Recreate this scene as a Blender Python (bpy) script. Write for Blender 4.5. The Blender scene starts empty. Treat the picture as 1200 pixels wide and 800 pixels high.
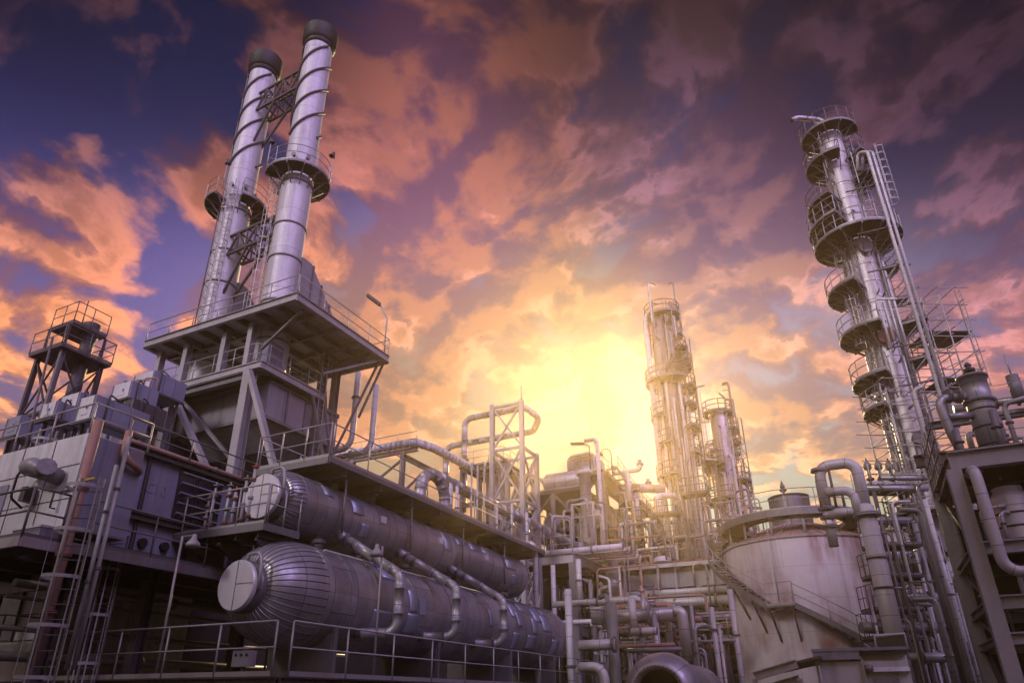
import bpy, math, random
from mathutils import Vector, Matrix
random.seed(7)
PI = math.pi
SC = bpy.context.scene
COL = SC.collection
# ------------------------------------------------------------------ survey helpers: a sight line of the photograph met with a known plane
P0 = (584., 452.); FP = 796.; TH = math.atan(368/796.); YAW = math.radians(27); HC = 1.7
CT, ST = math.cos(TH), math.sin(TH); CY, SY = math.cos(YAW), math.sin(YAW)
def at(px, py, X=None, Y=None, Z=None, H=None):
    x = (px-P0[0])/FP; y = -(py-P0[1])/FP
    fh = CT-ST*y; c = ST+CT*y; a = fh*CY+x*SY; b = fh*SY-x*CY
    if X is not None: t = X/a
    elif Y is not None: t = Y/b
    elif Z is not None: t = (Z-HC)/c
    else: t = H/math.hypot(a, b)
    return (a*t, b*t, HC+c*t)
def zat(x, y, py):
    fh = x*CY+y*SY; k = (P0[1]-py)/FP
    return HC+fh*(k*CT+ST)/(CT-k*ST)
# ------------------------------------------------------------------ mesh builder
def fillet(pts, R, n=6):
    pts = [Vector(p) for p in pts]; out = [pts[0]]
    for i in range(1, len(pts)-1):
        a, b, c = pts[i-1], pts[i], pts[i+1]
        u = (a-b); v = (c-b); lu, lv = u.length, v.length
        if lu < 1e-6 or lv < 1e-6: continue
        u /= lu; v /= lv
        d = max(-1, min(1, u.dot(v)))
        if abs(d) > .999: out.append(b); continue
        ang = math.acos(d); t = R/math.tan(ang/2); t = min(t, lu*.49, lv*.49); r = t*math.tan(ang/2)
        cen = b+(u+v).normalized()*(r/math.sin(ang/2))
        s = b+u*t-cen; e = b+v*t-cen
        tot = PI-ang; ax = s.cross(e).normalized()
        for k in range(n+1): out.append(cen+Matrix.Rotation(tot*k/n, 3, ax) @ s)
    out.append(pts[-1]); return out
class MB:
    def __init__(s): s.v = []; s.f = []; s.sm = []; s.uv = []; s.pc = []; s.pid = 0; s.hold = False
    def add(s, vs, fs, smooth=False, uvs=None):
        o = len(s.v); s.v.extend([tuple(p) for p in vs])
        if not s.hold: s.pid += 1
        for i, f in enumerate(fs):
            s.f.append([o+k for k in f]); s.sm.append(smooth); s.uv.append(uvs[i] if uvs else None); s.pc.append(s.pid)
        return s
    def box(s, a, b):
        x0, y0, z0 = [min(a[i], b[i]) for i in range(3)]; x1, y1, z1 = [max(a[i], b[i]) for i in range(3)]
        v = [(x0,y0,z0),(x1,y0,z0),(x1,y1,z0),(x0,y1,z0),(x0,y0,z1),(x1,y0,z1),(x1,y1,z1),(x0,y1,z1)]
        fs = [(0,3,2,1),(4,5,6,7),(0,1,5,4),(1,2,6,5),(2,3,7,6),(3,0,4,7)]
        uv = []
        for f in fs:
            q = [v[k] for k in f]; n = (Vector(q[1])-Vector(q[0])).cross(Vector(q[2])-Vector(q[0]))
            ax = max(range(3), key=lambda i: abs(n[i]))
            uv.append([(p[0], p[1]) if ax == 2 else ((p[0], p[2]) if ax == 1 else (p[1], p[2])) for p in q])
        return s.add(v, fs, False, uv)
    def cbox(s, c, d): return s.box([c[i]-d[i]/2 for i in range(3)], [c[i]+d[i]/2 for i in range(3)])
    def _fr(s, d, up=None):
        d = d.normalized(); up = Vector(up) if up is not None else (Vector((0,0,1)) if abs(d.z) < .95 else Vector((1,0,0)))
        x = d.cross(up).normalized(); return x, x.cross(d).normalized()
    def bar(s, p, q, w, h=None, up=None):
        h = h or w; p, q = Vector(p), Vector(q); d = q-p
        if d.length < 1e-5: return s
        x, y = s._fr(d, up); L = d.length
        c = [(-w/2,-h/2),(w/2,-h/2),(w/2,h/2),(-w/2,h/2)]
        v = [p+x*a+y*b for a, b in c]+[q+x*a+y*b for a, b in c]
        return s.add(v, [(0,1,2,3),(7,6,5,4),(0,4,5,1),(1,5,6,2),(2,6,7,3),(3,7,4,0)], False,
            [[(0,0)]*4]*2+[[(0,0),(0,L),(w,L),(w,0)]]*4)
    def ibeam(s, p, q, w=.25, h=.3, t=.03, up=None):
        p, q = Vector(p), Vector(q); x, y = s._fr(q-p, up)
        s.pid += 1; s.hold = True
        s.bar(p+y*(h/2-t/2), q+y*(h/2-t/2), w, t, up); s.bar(p-y*(h/2-t/2), q-y*(h/2-t/2), w, t, up)
        s.bar(p, q, t, h-2*t, up); s.hold = False; return s
    def tube(s, pts, r, n=8, caps=True, bend=0, rr=None):
        pts = fillet(pts, bend) if bend else [Vector(p) for p in pts]
        P = [pts[0]]
        for p in pts[1:]:
            if (p-P[-1]).length > 1e-5: P.append(p)
        pts = P; m = len(pts)
        if m < 2: return s
        T = []
        for i in range(m):
            t = (pts[min(i+1, m-1)]-pts[max(i-1, 0)]); T.append(t.normalized() if t.length > 1e-9 else Vector((0,0,1)))
        x, _ = s._fr(T[0]); o = len(s.v); acc = 0; L = []; nf = len(s.f)
        if not s.hold: s.pid += 1
        for i in range(m):
            if i:
                x = (x-T[i]*x.dot(T[i]))
                x = x.normalized() if x.length > 1e-6 else s._fr(T[i])[0]
                acc += (pts[i]-pts[i-1]).length
            y = T[i].cross(x); L.append(acc); ri = rr[i] if rr else r
            for k in range(n):
                a = 2*PI*k/n; s.v.append(tuple(pts[i]+x*(ri*math.cos(a))+y*(ri*math.sin(a))))
        for i in range(m-1):
            for k in range(n):
                k2 = (k+1) % n
                s.f.append([o+i*n+k, o+i*n+k2, o+(i+1)*n+k2, o+(i+1)*n+k]); s.sm.append(n > 5)
                u0, u1 = 2*PI*r*k/n, 2*PI*r*(k+1)/n
                s.uv.append([(u0,L[i]),(u1,L[i]),(u1,L[i+1]),(u0,L[i+1])])
        if caps:
            s.f.append([o+k for k in range(n)][::-1]); s.sm.append(False); s.uv.append(None)
            s.f.append([o+(m-1)*n+k for k in range(n)]); s.sm.append(False); s.uv.append(None)
        s.pc += [s.pid]*(len(s.f)-nf); return s
    def cyl(s, p, q, r, n=16, r2=None, caps=True): return s.tube([p, q], r, n, caps, rr=[r, r if r2 is None else r2])
    def lathe(s, org, ax, prof, n=32, a0=0, a1=2*PI, flat=False):
        """prof: (distance along axis, radius); sharp=dupe points"""
        org = Vector(org); ax = Vector(ax).normalized(); x, y = s._fr(ax); full = abs(a1-a0-2*PI) < 1e-6
        if abs(ax.z) > .99: x, y = Vector((1,0,0)), Vector((0,1,0))*(1 if ax.z > 0 else -1)
        m = n if full else n+1; o = len(s.v); acc = [0]
        for i in range(1, len(prof)): acc.append(acc[-1]+math.hypot(prof[i][0]-prof[i-1][0], prof[i][1]-prof[i-1][1]))
        for d, r in prof:
            for k in range(m):
                a = a0+(a1-a0)*k/n; s.v.append(tuple(org+ax*d+x*(r*math.cos(a))+y*(r*math.sin(a))))
        rm = max(p[1] for p in prof); nf = len(s.f); s.pid += 1
        for i in range(len(prof)-1):
            if acc[i+1]-acc[i] < 1e-7: continue
            for k in range(n):
                k2 = (k+1) % m
                s.f.append([o+i*m+k, o+i*m+k2, o+(i+1)*m+k2, o+(i+1)*m+k]); s.sm.append(not flat)
                u0, u1 = rm*(a1-a0)*k/n, rm*(a1-a0)*(k+1)/n
                s.uv.append([(u0,acc[i]),(u1,acc[i]),(u1,acc[i+1]),(u0,acc[i+1])])
        s.pc += [s.pid]*(len(s.f)-nf); return s
    def sector(s, c, r0, r1, a0, a1, z0, z1, n=28):
        """flat ring sector with thickness, angles in radians"""
        n = max(4, int(n*(a1-a0)/(2*PI))); v = []
        for k in range(n+1):
            a = a0+(a1-a0)*k/n; ca, sa = math.cos(a), math.sin(a)
            for r, z in ((r0,z0),(r1,z0),(r1,z1),(r0,z1)): v.append((c[0]+r*ca, c[1]+r*sa, z))
        f = []
        for k in range(n):
            for j in range(4):
                f.append((4*k+j, 4*k+4+j, 4*k+4+(j+1) % 4, 4*k+(j+1) % 4))
        if a1-a0 < 2*PI-1e-4: f += [(0,1,2,3), tuple(4*n+j for j in (3,2,1,0))]
        return s.add(v, f, False)
    def rail(s, pts, h=1.1, sp=1.5, r=.024, toe=.1, ends=(True, True), mid=True):
        pts = [Vector(p) for p in pts]; U = Vector((0,0,1))
        s.tube([p+U*h for p in pts], r, 6)
        if mid: s.tube([p+U*h*.52 for p in pts], r*.85, 6)
        for i in range(len(pts)-1):
            a, b = pts[i], pts[i+1]; L = (b-a).length
            if toe: s.bar(a+U*toe*.6, b+U*toe*.6, .012, toe)
            n = max(1, round(L/sp))
            for k in range(n+1):
                if k == n and i < len(pts)-2: continue
                if k == 0 and i == 0 and not ends[0]: continue
                if k == n and i == len(pts)-2 and not ends[1]: continue
                p = a.lerp(b, k/n); s.cyl(p, p+U*h, r, 6)
        return s
    def arcrail(s, c, r, a0, a1, z, h=1.1, sp=1.2, tr=.022, toe=.1):
        n = max(5, int(22*(a1-a0)/(2*PI))); pt = lambda a, zz: (c[0]+r*math.cos(a), c[1]+r*math.sin(a), zz)
        A = [a0+(a1-a0)*k/n for k in range(n+1)]
        for hh in (h, h*.52): s.tube([pt(a, z+hh) for a in A], tr, 5)
        if toe:
            for k in range(n): s.bar(pt(A[k], z+toe*.6), pt(A[k+1], z+toe*.6), .012, toe)
        m = max(2, int(r*(a1-a0)/sp))
        for k in range(m+1):
            a = a0+(a1-a0)*k/m
            if k == m and a1-a0 > 2*PI-.01: continue
            s.cyl(pt(a, z), pt(a, z+h), tr, 5)
        return s
    def ladder(s, x, y, z0, z1, ang, w=.42):
        ca, sa = math.cos(ang), math.sin(ang); tx, ty = -sa, ca
        for e in (-1, 1): s.bar((x+tx*w/2*e, y+ty*w/2*e, z0), (x+tx*w/2*e, y+ty*w/2*e, z1), .05, .02, (ca, sa, 0))
        z = z0+.2
        while z < z1-.1:
            s.cyl((x-tx*w/2, y-ty*w/2, z), (x+tx*w/2, y+ty*w/2, z), .014, 4); z += .3
        return s
    def cage(s, x, y, z0, z1, ang, r=.36, hoop=.9, nb=5, t=.045):
        ca, sa = math.cos(ang), math.sin(ang)
        cx, cy = x+ca*r*.8, y+sa*r*.8; A = [ang+PI*(-.72+1.44*k/10) for k in range(11)]
        pt = lambda a, z: (cx+r*math.cos(a), cy+r*math.sin(a), z)
        z = z0
        while z <= z1+.01:
            for k in range(10): s.bar(pt(A[k], z), pt(A[k+1], z), .012, t)
            z += hoop
        for k in range(nb):
            a = ang+PI*(-.72+1.44*k/(nb-1)); s.bar(pt(a, z0), pt(a, z1), .03, .01, (math.cos(a), math.sin(a), 0))
        return s
    def each(s, name, mat, parent):
        """every piece of the builder as a part of its own"""
        ids = sorted(set(s.pc)); last = None
        for i in ids:
            m = MB(); mp = {}
            for f, sm, uv, pc in zip(s.f, s.sm, s.uv, s.pc):
                if pc != i: continue
                g = []
                for k in f:
                    if k not in mp: mp[k] = len(m.v); m.v.append(s.v[k])
                    g.append(mp[k])
                m.f.append(g); m.sm.append(sm); m.uv.append(uv)
            last = m.build(name, mat, parent)
        return last
    def build(s, name, mat, parent=None, org=None):
        if org is None: org = ORG.get(parent.name, Vector((0,0,0))) if parent else Vector((0,0,0))
        org = Vector(org); me = bpy.data.meshes.new(name)
        me.from_pydata([(p[0]-org.x, p[1]-org.y, p[2]-org.z) for p in s.v], [], s.f)
        me.polygons.foreach_set('use_smooth', s.sm)
        uvl = me.uv_layers.new(name='UVMap'); d = []
        for f, u in zip(s.f, s.uv):
            for k in range(len(f)): d += (u[k] if u else (0., 0.))
        uvl.data.foreach_set('uv', d)
        me.materials.append(M[mat]); me.update()
        o = bpy.data.objects.new(name, me); COL.objects.link(o)
        if parent: o.parent = parent
        else: o.location = org
        ORG[o.name] = org
        return o
ORG = {}
def thing(name, label, cat, loc=(0,0,0), group=None):
    o = bpy.data.objects.new(name, None); COL.objects.link(o); o.location = loc; o.empty_display_size = .3
    o['label'] = label; o['category'] = cat
    if group: o['group'] = group
    ORG[o.name] = Vector(loc); return o
def one(mb, name, mat, label, cat, group=None):
    n = len(mb.v); org = (sum(p[0] for p in mb.v)/n, sum(p[1] for p in mb.v)/n, min(p[2] for p in mb.v))
    o = mb.build(name, mat, None, org); o['label'] = label; o['category'] = cat
    if group: o['group'] = group
    return o
def struct(mb, name, mat, kind='structure'):
    o = mb.build(name, mat); o['kind'] = kind; return o
def flange(mb, p, d, r, t=.06, n=14):
    p = Vector(p); d = Vector(d).normalized(); mb.cyl(p-d*t, p-d*.006, r, n); mb.cyl(p+d*.006, p+d*t, r, n); return mb
def banded(P, r, step, w=.06, k=1.06):
    """path and radii of an insulated pipe whose cladding rings stand a little proud"""
    S = [0.]
    for a, b in zip(P[:-1], P[1:]): S.append(S[-1]+(b-a).length)
    ev = [(s, p, r) for s, p in zip(S, P)]; m = max(1, int(S[-1]/step))
    def pos(s):
        for i in range(len(P)-1):
            if S[i+1] >= s: return P[i].lerp(P[i+1], (s-S[i])/max(1e-9, S[i+1]-S[i]))
        return P[-1]
    bs = [(i+.5)*S[-1]/m for i in range(m)]
    ev = [e for e in ev if all(abs(e[0]-b) > w*.6 for b in bs) or e[0] in (0., S[-1])]
    for b in bs:
        for d, q in ((-w/2, r), (-w/2+.004, r*k), (w/2-.004, r*k), (w/2, r)): ev.append((b+d, pos(b+d), q))
    ev.sort(key=lambda e: e[0]); return [e[1] for e in ev], [e[2] for e in ev]
def bandprof(s0, s1, R, steps, h=.014, w=.05):
    out = []; s = s0; i = 0
    while s < s1-w:
        out += [(s, R), (s, R), (s, R+h), (s, R+h), (s+w, R+h), (s+w, R+h), (s+w, R), (s+w, R)]; s += steps[i % len(steps)]; i += 1
    return out
def pipe(name, pts, r, mat, label, cat='pipe', bend=None, fl=(), n=12, group=None, sup=None, bands=0):
    """a pipe run: the tube, its bolted flanges and its insulation bands as parts. fl: fractions along the straight pieces (segment, t)"""
    pts = [Vector(p) for p in pts]; low = min(pts, key=lambda p: p.z)
    if not fl and not bands:
        mb = MB().tube(pts, r, n, True, r*2.6 if bend is None else bend); return one(mb, name, mat, label, cat, group)
    t = thing(name, label, cat, low, group)
    bd = r*2.6 if bend is None else bend
    if bands:
        path, rr = banded(fillet(pts, bd) if bd else pts, r, bands); MB().tube(path, r, n, True, 0, rr).build('pipe_run', mat, t)
    else: MB().tube(pts, r, n, True, bd).build('pipe_run', mat, t)
    for sg, f in fl:
        a, b = pts[sg], pts[sg+1]; flange(MB(), a.lerp(b, f), b-a, r*1.55, max(.03, r*.22)).build('flange', 'steel', t)
    return t
# ------------------------------------------------------------------ materials
M = {}
def srgb(*c): return tuple(((x/255.)/12.92 if x/255. <= .04045 else ((x/255.+.055)/1.055)**2.4) for x in c)
def mat(name, base, rough=.5, metal=0., var=.35, streak=.3, stain=None, stain_amt=0., scale=1., brick=None, bump=.15, mortar=.3, srange=(.5,.68)):
    m = bpy.data.materials.new(name); m.use_nodes = True; nt = m.node_tree; N = nt.nodes; L = nt.links
    bs = N['Principled BSDF']; bs.inputs['Metallic'].default_value = metal
    tc = N.new('ShaderNodeTexCoord')
    def noise(sx, sy, sz, detail=6, rough_=.6):
        mp = N.new('ShaderNodeMapping'); mp.inputs['Scale'].default_value = (sx*scale, sy*scale, sz*scale); L.new(tc.outputs['Object'], mp.inputs['Vector'])
        n = N.new('ShaderNodeTexNoise'); n.inputs['Scale'].default_value = 1.; n.inputs['Detail'].default_value = detail; n.inputs['Roughness'].default_value = rough_
        L.new(mp.outputs[0], n.inputs['Vector']); return n.outputs['Fac']
    def ramp(s, a, b, lo=0., hi=1.):
        r = N.new('ShaderNodeMapRange'); r.inputs[1].default_value = a; r.inputs[2].default_value = b; r.inputs[3].default_value = lo; r.inputs[4].default_value = hi
        L.new(s, r.inputs[0]); return r.outputs[0]
    def mul(a, b):
        x = N.new('ShaderNodeMath'); x.operation = 'MULTIPLY'
        L.new(a, x.inputs[0]) if not isinstance(a, float) else setattr(x.inputs[0], 'default_value', a)
        L.new(b, x.inputs[1]) if not isinstance(b, float) else setattr(x.inputs[1], 'default_value', b)
        return x.outputs[0]
    def mix(f, a, b, blend='MIX'):
        x = N.new('ShaderNodeMix'); x.data_type = 'RGBA'; x.blend_type = blend
        L.new(f, x.inputs[0]) if not isinstance(f, float) else setattr(x.inputs[0], 'default_value', f)
        for i, c in ((6, a), (7, b)):
            if isinstance(c, tuple): x.inputs[i].default_value = (*c, 1)
            else: L.new(c, x.inputs[i])
        return x.outputs[2]
    big = noise(.55, .55, .55); col = mix(mul(ramp(big, .35, .7), float(var)), tuple(base), tuple(c*.35 for c in base))
    fine = noise(7, 7, 7, 4)
    col = mix(mul(ramp(fine, .5, .75), float(var*.5)), col, tuple(c*.5 for c in base))
    if streak:
        st = noise(3.2, 3.2, .16, 5)
        col = mix(mul(ramp(st, .5, .72), float(streak)), col, tuple(c*.3 for c in base))
    bh = fine
    if brick:
        bw, rh, c2 = brick
        uv = N.new('ShaderNodeTexBrick'); L.new(tc.outputs['UV'], uv.inputs['Vector']); uv.inputs['Scale'].default_value = 1.
        uv.inputs['Brick Width'].default_value = bw; uv.inputs['Row Height'].default_value = rh; uv.inputs['Mortar Size'].default_value = .012; uv.inputs['Bias'].default_value = 0.
        uv.inputs['Color1'].default_value = (1,1,1,1); uv.inputs['Color2'].default_value = (c2,c2,c2*1.04,1); uv.inputs['Mortar'].default_value = (mortar,mortar*.94,mortar*.94,1)
        col = mix(1., col, uv.outputs['Color'], 'MULTIPLY')
    if stain:
        sn = noise(1.1, 1.1, .12, 6, .65); pat = noise(.3, .3, .3, 3)
        col = mix(mul(mul(ramp(sn, *srange), ramp(pat, .4, .62)), float(stain_amt)), col, tuple(stain))
    L.new(col, bs.inputs['Base Color'])
    rg = ramp(fine, .3, .75, max(.05, rough-.1), min(1, rough+.18)); L.new(rg, bs.inputs['Roughness'])
    if bump:
        b = N.new('ShaderNodeBump'); b.inputs['Strength'].default_value = bump; b.inputs['Distance'].default_value = .03
        L.new(noise(2.5, 2.5, 2.5, 4), b.inputs['Height']); L.new(b.outputs[0], bs.inputs['Normal'])
    M[name] = m; return m
mat('clad', (.46,.445,.49), .4, .6, .4, .3, stain=(.2,.14,.13), stain_amt=.45, brick=(1.5, 1.05, .62), bump=.5)
mat('clad_dark', (.2,.19,.21), .45, .5, .4, .2, bump=.3)
mat('clad_patch', (.36,.40,.50), .4, .5, .3, .1)
mat('disc', (.72,.70,.73), .36, .3, .3, .15, bump=.1)
mat('clad_light', (.58,.56,.57), .42, .4, .35, .3, brick=(1.9, .95, .8), stain=(.22,.11,.08), stain_amt=.4, bump=.25)
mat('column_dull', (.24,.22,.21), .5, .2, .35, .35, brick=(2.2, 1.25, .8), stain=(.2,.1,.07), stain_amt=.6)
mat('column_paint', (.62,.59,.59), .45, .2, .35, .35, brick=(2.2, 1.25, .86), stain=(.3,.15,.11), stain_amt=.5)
mat('stack', (.52,.515,.53), .52, .2, .3, .45, stain=(.13,.11,.11), stain_amt=.55, brick=(5.6, 2.6, .88), bump=.12)
mat('black', (.006,.006,.007), .6, 0, .2, 0)
mat('steel', (.19,.185,.19), .55, .3, .4, .3, stain=(.2,.09,.06), stain_amt=.5)
mat('steel_light', (.37,.36,.365), .5, .2, .35, .3, stain=(.24,.12,.08), stain_amt=.4)
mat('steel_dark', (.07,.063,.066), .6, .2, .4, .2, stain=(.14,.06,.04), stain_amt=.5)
mat('rail', (.36,.35,.35), .5, .3, .3, .1, stain=(.25,.13,.08), stain_amt=.4)
mat('rail_dark', (.13,.115,.118), .55, .3, .3, .1)
mat('grating', (.022,.02,.022), .75, .1, .4, .1)
mat('soffit', (.42,.41,.42), .6, .1, .3, .1)
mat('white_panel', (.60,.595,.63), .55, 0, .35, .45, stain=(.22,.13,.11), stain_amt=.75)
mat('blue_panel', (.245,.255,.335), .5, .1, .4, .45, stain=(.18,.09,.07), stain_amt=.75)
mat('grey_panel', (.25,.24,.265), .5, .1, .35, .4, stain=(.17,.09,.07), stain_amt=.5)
mat('rust', (.26,.12,.085), .7, .1, .45, .3)
mat('rust_pipe', (.34,.19,.155), .6, .1, .4, .2)
mat('pipe', (.38,.375,.38), .4, .45, .3, .15, brick=(3., .9, .85))
mat('pipe_white', (.55,.535,.53), .45, .1, .3, .25, brick=(4., .8, .9), stain=(.28,.16,.12), stain_amt=.4)
mat('pipe_dark', (.22,.21,.215), .5, .3, .4, .15)
mat('tank', (.62,.575,.575), .48, 0, .18, .3, stain=(.23,.09,.085), stain_amt=1., brick=(4.2, 1.6, .95), bump=.08, mortar=.72, srange=(.41,.57))
mat('tank_roof', (.38,.26,.235), .6, .1, .4, .2, stain=(.2,.09,.06), stain_amt=.7)
mat('concrete', (.12,.118,.115), .85, 0, .4, .2)
mat('ground', (.05,.048,.048), .9, 0, .45, 0)
mat('yellow', (.5,.37,.07), .6, 0, .3, .2)
mat('red', (.35,.05,.04), .5, 0, .3, .1)
mat('lens', (.55,.55,.5), .2, 0, .1, 0)
mat('glass_dark', (.02,.022,.03), .12, 0, .1, 0)
SKY_OFF = (15.1, 7.3, .6); SUN_K = 110.; SUN_PEAK = .2; CS = 6.3; COV0 = .365; COV1 = .465
KEY = 66.; KEY_K = 260.; KEY_FROM = (-.8, .16, .47); KEY_COL = (1., .88, .92); FILL = (3.1, 2.25, 4.3)  # added bright sky patches behind the camera: key light and violet fill
LAMP = 3.7; LAMP_ANGLE = .6; LAMP_COL = (1., .73, .38); EXPO = 0.
HAZE = .0012
# ------------------------------------------------------------------ ground
struct(MB().box((-150, -200, -.3), (600, 420, 0)), 'ground', 'ground')
# ------------------------------------------------------------------ concrete table under the drums, with its walkway rails
DZ = 2.15
t = thing('drum_deck', 'low concrete deck with grey steel edge carrying the two big clad drums', 'deck', (11.5, 10.9, 0))
MB().box((11.62, 11.02, DZ-.22), (36, 23, DZ)).build('slab', 'concrete', t)
mb = MB()
mb.ibeam((11.5, 10.9, DZ-.2), (36, 10.9, DZ-.2), .2, .4, .03); mb.ibeam((11.5, 11.02, DZ-.2), (11.5, 23, DZ-.2), .2, .4, .03)
mb.build('edge_beam', 'steel_dark', t)
mb = MB().ibeam((11.6, 11.5, DZ-.62), (36, 11.5, DZ-.62), .2, .36).ibeam((11.9, 11.2, DZ-.62), (11.9, 23, DZ-.62), .2, .36); mb.build('under_beam', 'steel_dark', t)
for x in (12.3, 18, 24, 30): MB().bar((x, 11.6, 0), (x, 11.6, DZ-.8), .3, .3, (1,0,0)).build('leg', 'steel_dark', t)
MB().rail([(11.5, 19.5, DZ), (11.5, 11.15, DZ)], sp=1.75).build('railing', 'rail', t)
MB().rail([(11.72, 10.9, DZ), (36, 10.9, DZ)], sp=1.9).build('railing', 'rail', t)
# instrument junction box & small pump on the deck
t = thing('junction_box', 'small grey junction box with dark sockets on the deck beneath the lower drum', 'junction box', (12.4, 12.8, DZ))
MB().box((12.3, 12.65, DZ+.25), (12.5, 13.2, DZ+.6)).build('body', 'grey_panel', t)
for k in range(3): MB().cyl((12.28, 12.75+.17*k, DZ+.5), (12.3, 12.75+.17*k, DZ+.5), .035, 10).build('socket', 'black', t); MB().cyl((12.4, 12.9, DZ), (12.4, 12.9, DZ+.25), .04).build('stand', 'steel', t)
# ------------------------------------------------------------------ the two drums
def drum(name, label, x0, x1, y, z, R, rd, xn, heads, nbands, seed):
    """clad horizontal vessel along X; manway disc at x0, straight shell from x0+heads to x1"""
    rn = random.Random(seed); t = thing(name, label, 'pressure vessel', (x0, y, z-R))
    hs = x0+xn; cy0 = hs+heads; n = 12
    prof = [(hs-x0, rd*1.02)]
    for k in range(1, n+1):
        a = PI/2*k/n; prof.append((hs-x0+heads*(1-math.cos(a))*1., rd+(R-rd)*math.sin(a)))
    prof += [(cy0-x0, R)]+bandprof(cy0-x0+.02, x1-x0, R, (.95, 1.2, 1.05, .95, 1.05, 1.2, 1.2))+[(x1-x0, R)]
    for k in range(1, n+1):
        a = PI/2*k/n; prof.append((x1-x0+heads*math.sin(a), R*math.cos(a)+.001))
    MB().lathe((x0, y, z), (1,0,0), prof, 56).build('shell', 'clad', t)
    c = MB().lathe((x0, y, z), (1,0,0), [(0,.001),(0,rd*.96),(0,rd*.96),(.03,rd),(.12,rd),(.12,rd)], 40); cv = c.build('manway_cover', 'disc', t)
    sm = MB().bar((x0-.004, y, z-rd*.95), (x0-.004, y, z+rd*.95), .02, .008, (0,1,0)).bar((x0-.004, y-rd*.95, z+.03), (x0-.004, y, z+.03), .02, .008, (0,0,1)); sm.build('seam', 'steel_dark', cv)
    MB().lathe((x0, y, z), (1,0,0), [(.12,rd*.97),(xn*.55,rd*.97),(xn*.55,rd*1.03),(xn*.85,rd*1.03),(xn+.05,rd*1.06)], 40).build('manway_neck', 'clad_dark', t)
    mb = MB()
    for k in range(44):
        a = 2*PI*k/44; ca, sa = math.cos(a), math.sin(a)
        pts = [(x0+d, y+(r+.006)*ca, z+(r+.006)*sa) for d, r in prof[:n+2]]
        mb.tube(pts, .014, 4)
    mb.build('standing_seams', 'clad_dark', t)
    for k in range(nbands):   # bluish replacement sheets, some with a raised box
        xa = rn.uniform(cy0+.1, x1-1.2); a = rn.choice((200, 214, 228, 160, 190)); w = rn.uniform(.35, 1.)
        a0, a1 = math.radians(a-rn.uniform(10, 16)), math.radians(a+rn.uniform(10, 18))
        q = MB(); m_ = 8; vs = []
        for dx in (0, w):
            for i in range(m_+1):
                b = a0+(a1-a0)*i/m_; vs.append((xa+dx, y+(R+.018)*math.cos(b), z-(R+.018)*math.sin(b)))
        # slot angle is measured so that the sheet lies on the side facing the walkway
        fs = [(i, i+1, m_+2+i, m_+1+i) for i in range(m_)]; q.add(vs, fs, True)
        o = q.build('cladding_patch', 'clad_patch', t); md = o.modifiers.new('th', 'SOLIDIFY'); md.thickness = .012; md.offset = 0
    # davit arm of the manway
    p = [(x0+.2, y-rd*.15, z+rd+.02), (x0+.2, y-rd*.15, z+rd+.16), (x0+.14, y-rd*.95, z+rd+.16), (x0+.14, y-rd*1.05, z+rd*.55), (x0+.14, y-rd*1.05, z-.12)]
    MB().tube(p, .045, 8, True, .22).build('davit', 'steel_light', t)
    return t, cy0
LY, LZ, LR = 13.9, 4.33, 1.38
UY, UZ, UR = 14.6, 6.98, .93
dl, cyl_l = drum('pressure_drum', 'large lower clad drum with ribbed domed end and round manway cover', 12.7, 31.6, LY, LZ, LR, .63, .42, 1.5, 15, 3)
du, cyl_u = drum('pressure_drum', 'slimmer upper clad drum with pale round end cover lying above the larger drum', 13.75, 29.9, UY, UZ, UR, .66, .42, .42, 12, 5)
for x in (15.2, 20.5, 26, 30.5):
    mb = MB().box((x, LY-1.25, DZ), (x+.35, LY+1.25, DZ+.12)); mb.box((x+.06, LY-1.1, DZ+.12), (x+.29, LY+1.1, LZ-1.0)); mb.box((x+.1, LY-1.15, DZ+.12), (x+.25, LY-1.05, LZ-.55)); mb.box((x+.1, LY+1.05, DZ+.12), (x+.25, LY+1.15, LZ-.55))
    mb.each('saddle', 'steel', dl)
for x in (15.6, 19.5, 24, 28.4):
    MB().box((x, UY-.55, LZ+LR-.12), (x+.3, UY+.55, UZ-UR+.14)).build('saddle', 'steel_dark', du)
for x in (15.3, 17.1, 19.8, 22.4, 25.1, 27.2):   # nozzles between and above the drums
    flange(MB().cyl((x, LY-.25, LZ+LR-.05), (x, LY-.25, LZ+LR+.22), .13, 14), (x, LY-.25, LZ+LR+.16), (0,0,1), .2, .045).build('nozzle', 'clad_dark', dl)
for x, r in ((16.8, .15), (18.6, .33), (21., .18), (23.4, .36), (26.2, .2), (28.3, .2)):
    flange(MB().cyl((x, UY, UZ+UR-.05), (x, UY, 8.2), r*.8, 18), (x, UY, UZ+UR+.3), (0,0,1), r*1.1, .05).build('nozzle', 'clad_light', du)
MB().tube([(cyl_l+.2, LY-.9, LZ+LR-.22), (31, LY-.9, LZ+LR-.22)], .035, 6).build('conduit', 'steel_light', dl)
# name plate and lifting lugs on the drums
MB().box((19.0, LY-LR-.03, LZ-.15), (19.35, LY-LR+.1, LZ+.35)).build('name_plate', 'clad_patch', dl)
for k in range(3): MB().box((18.2+k*3.7, UY-UR-.02, UZ+.1), (18.5+k*3.7, UY-UR+.1, UZ+.32)).build('name_plate', 'disc', du)
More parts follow.
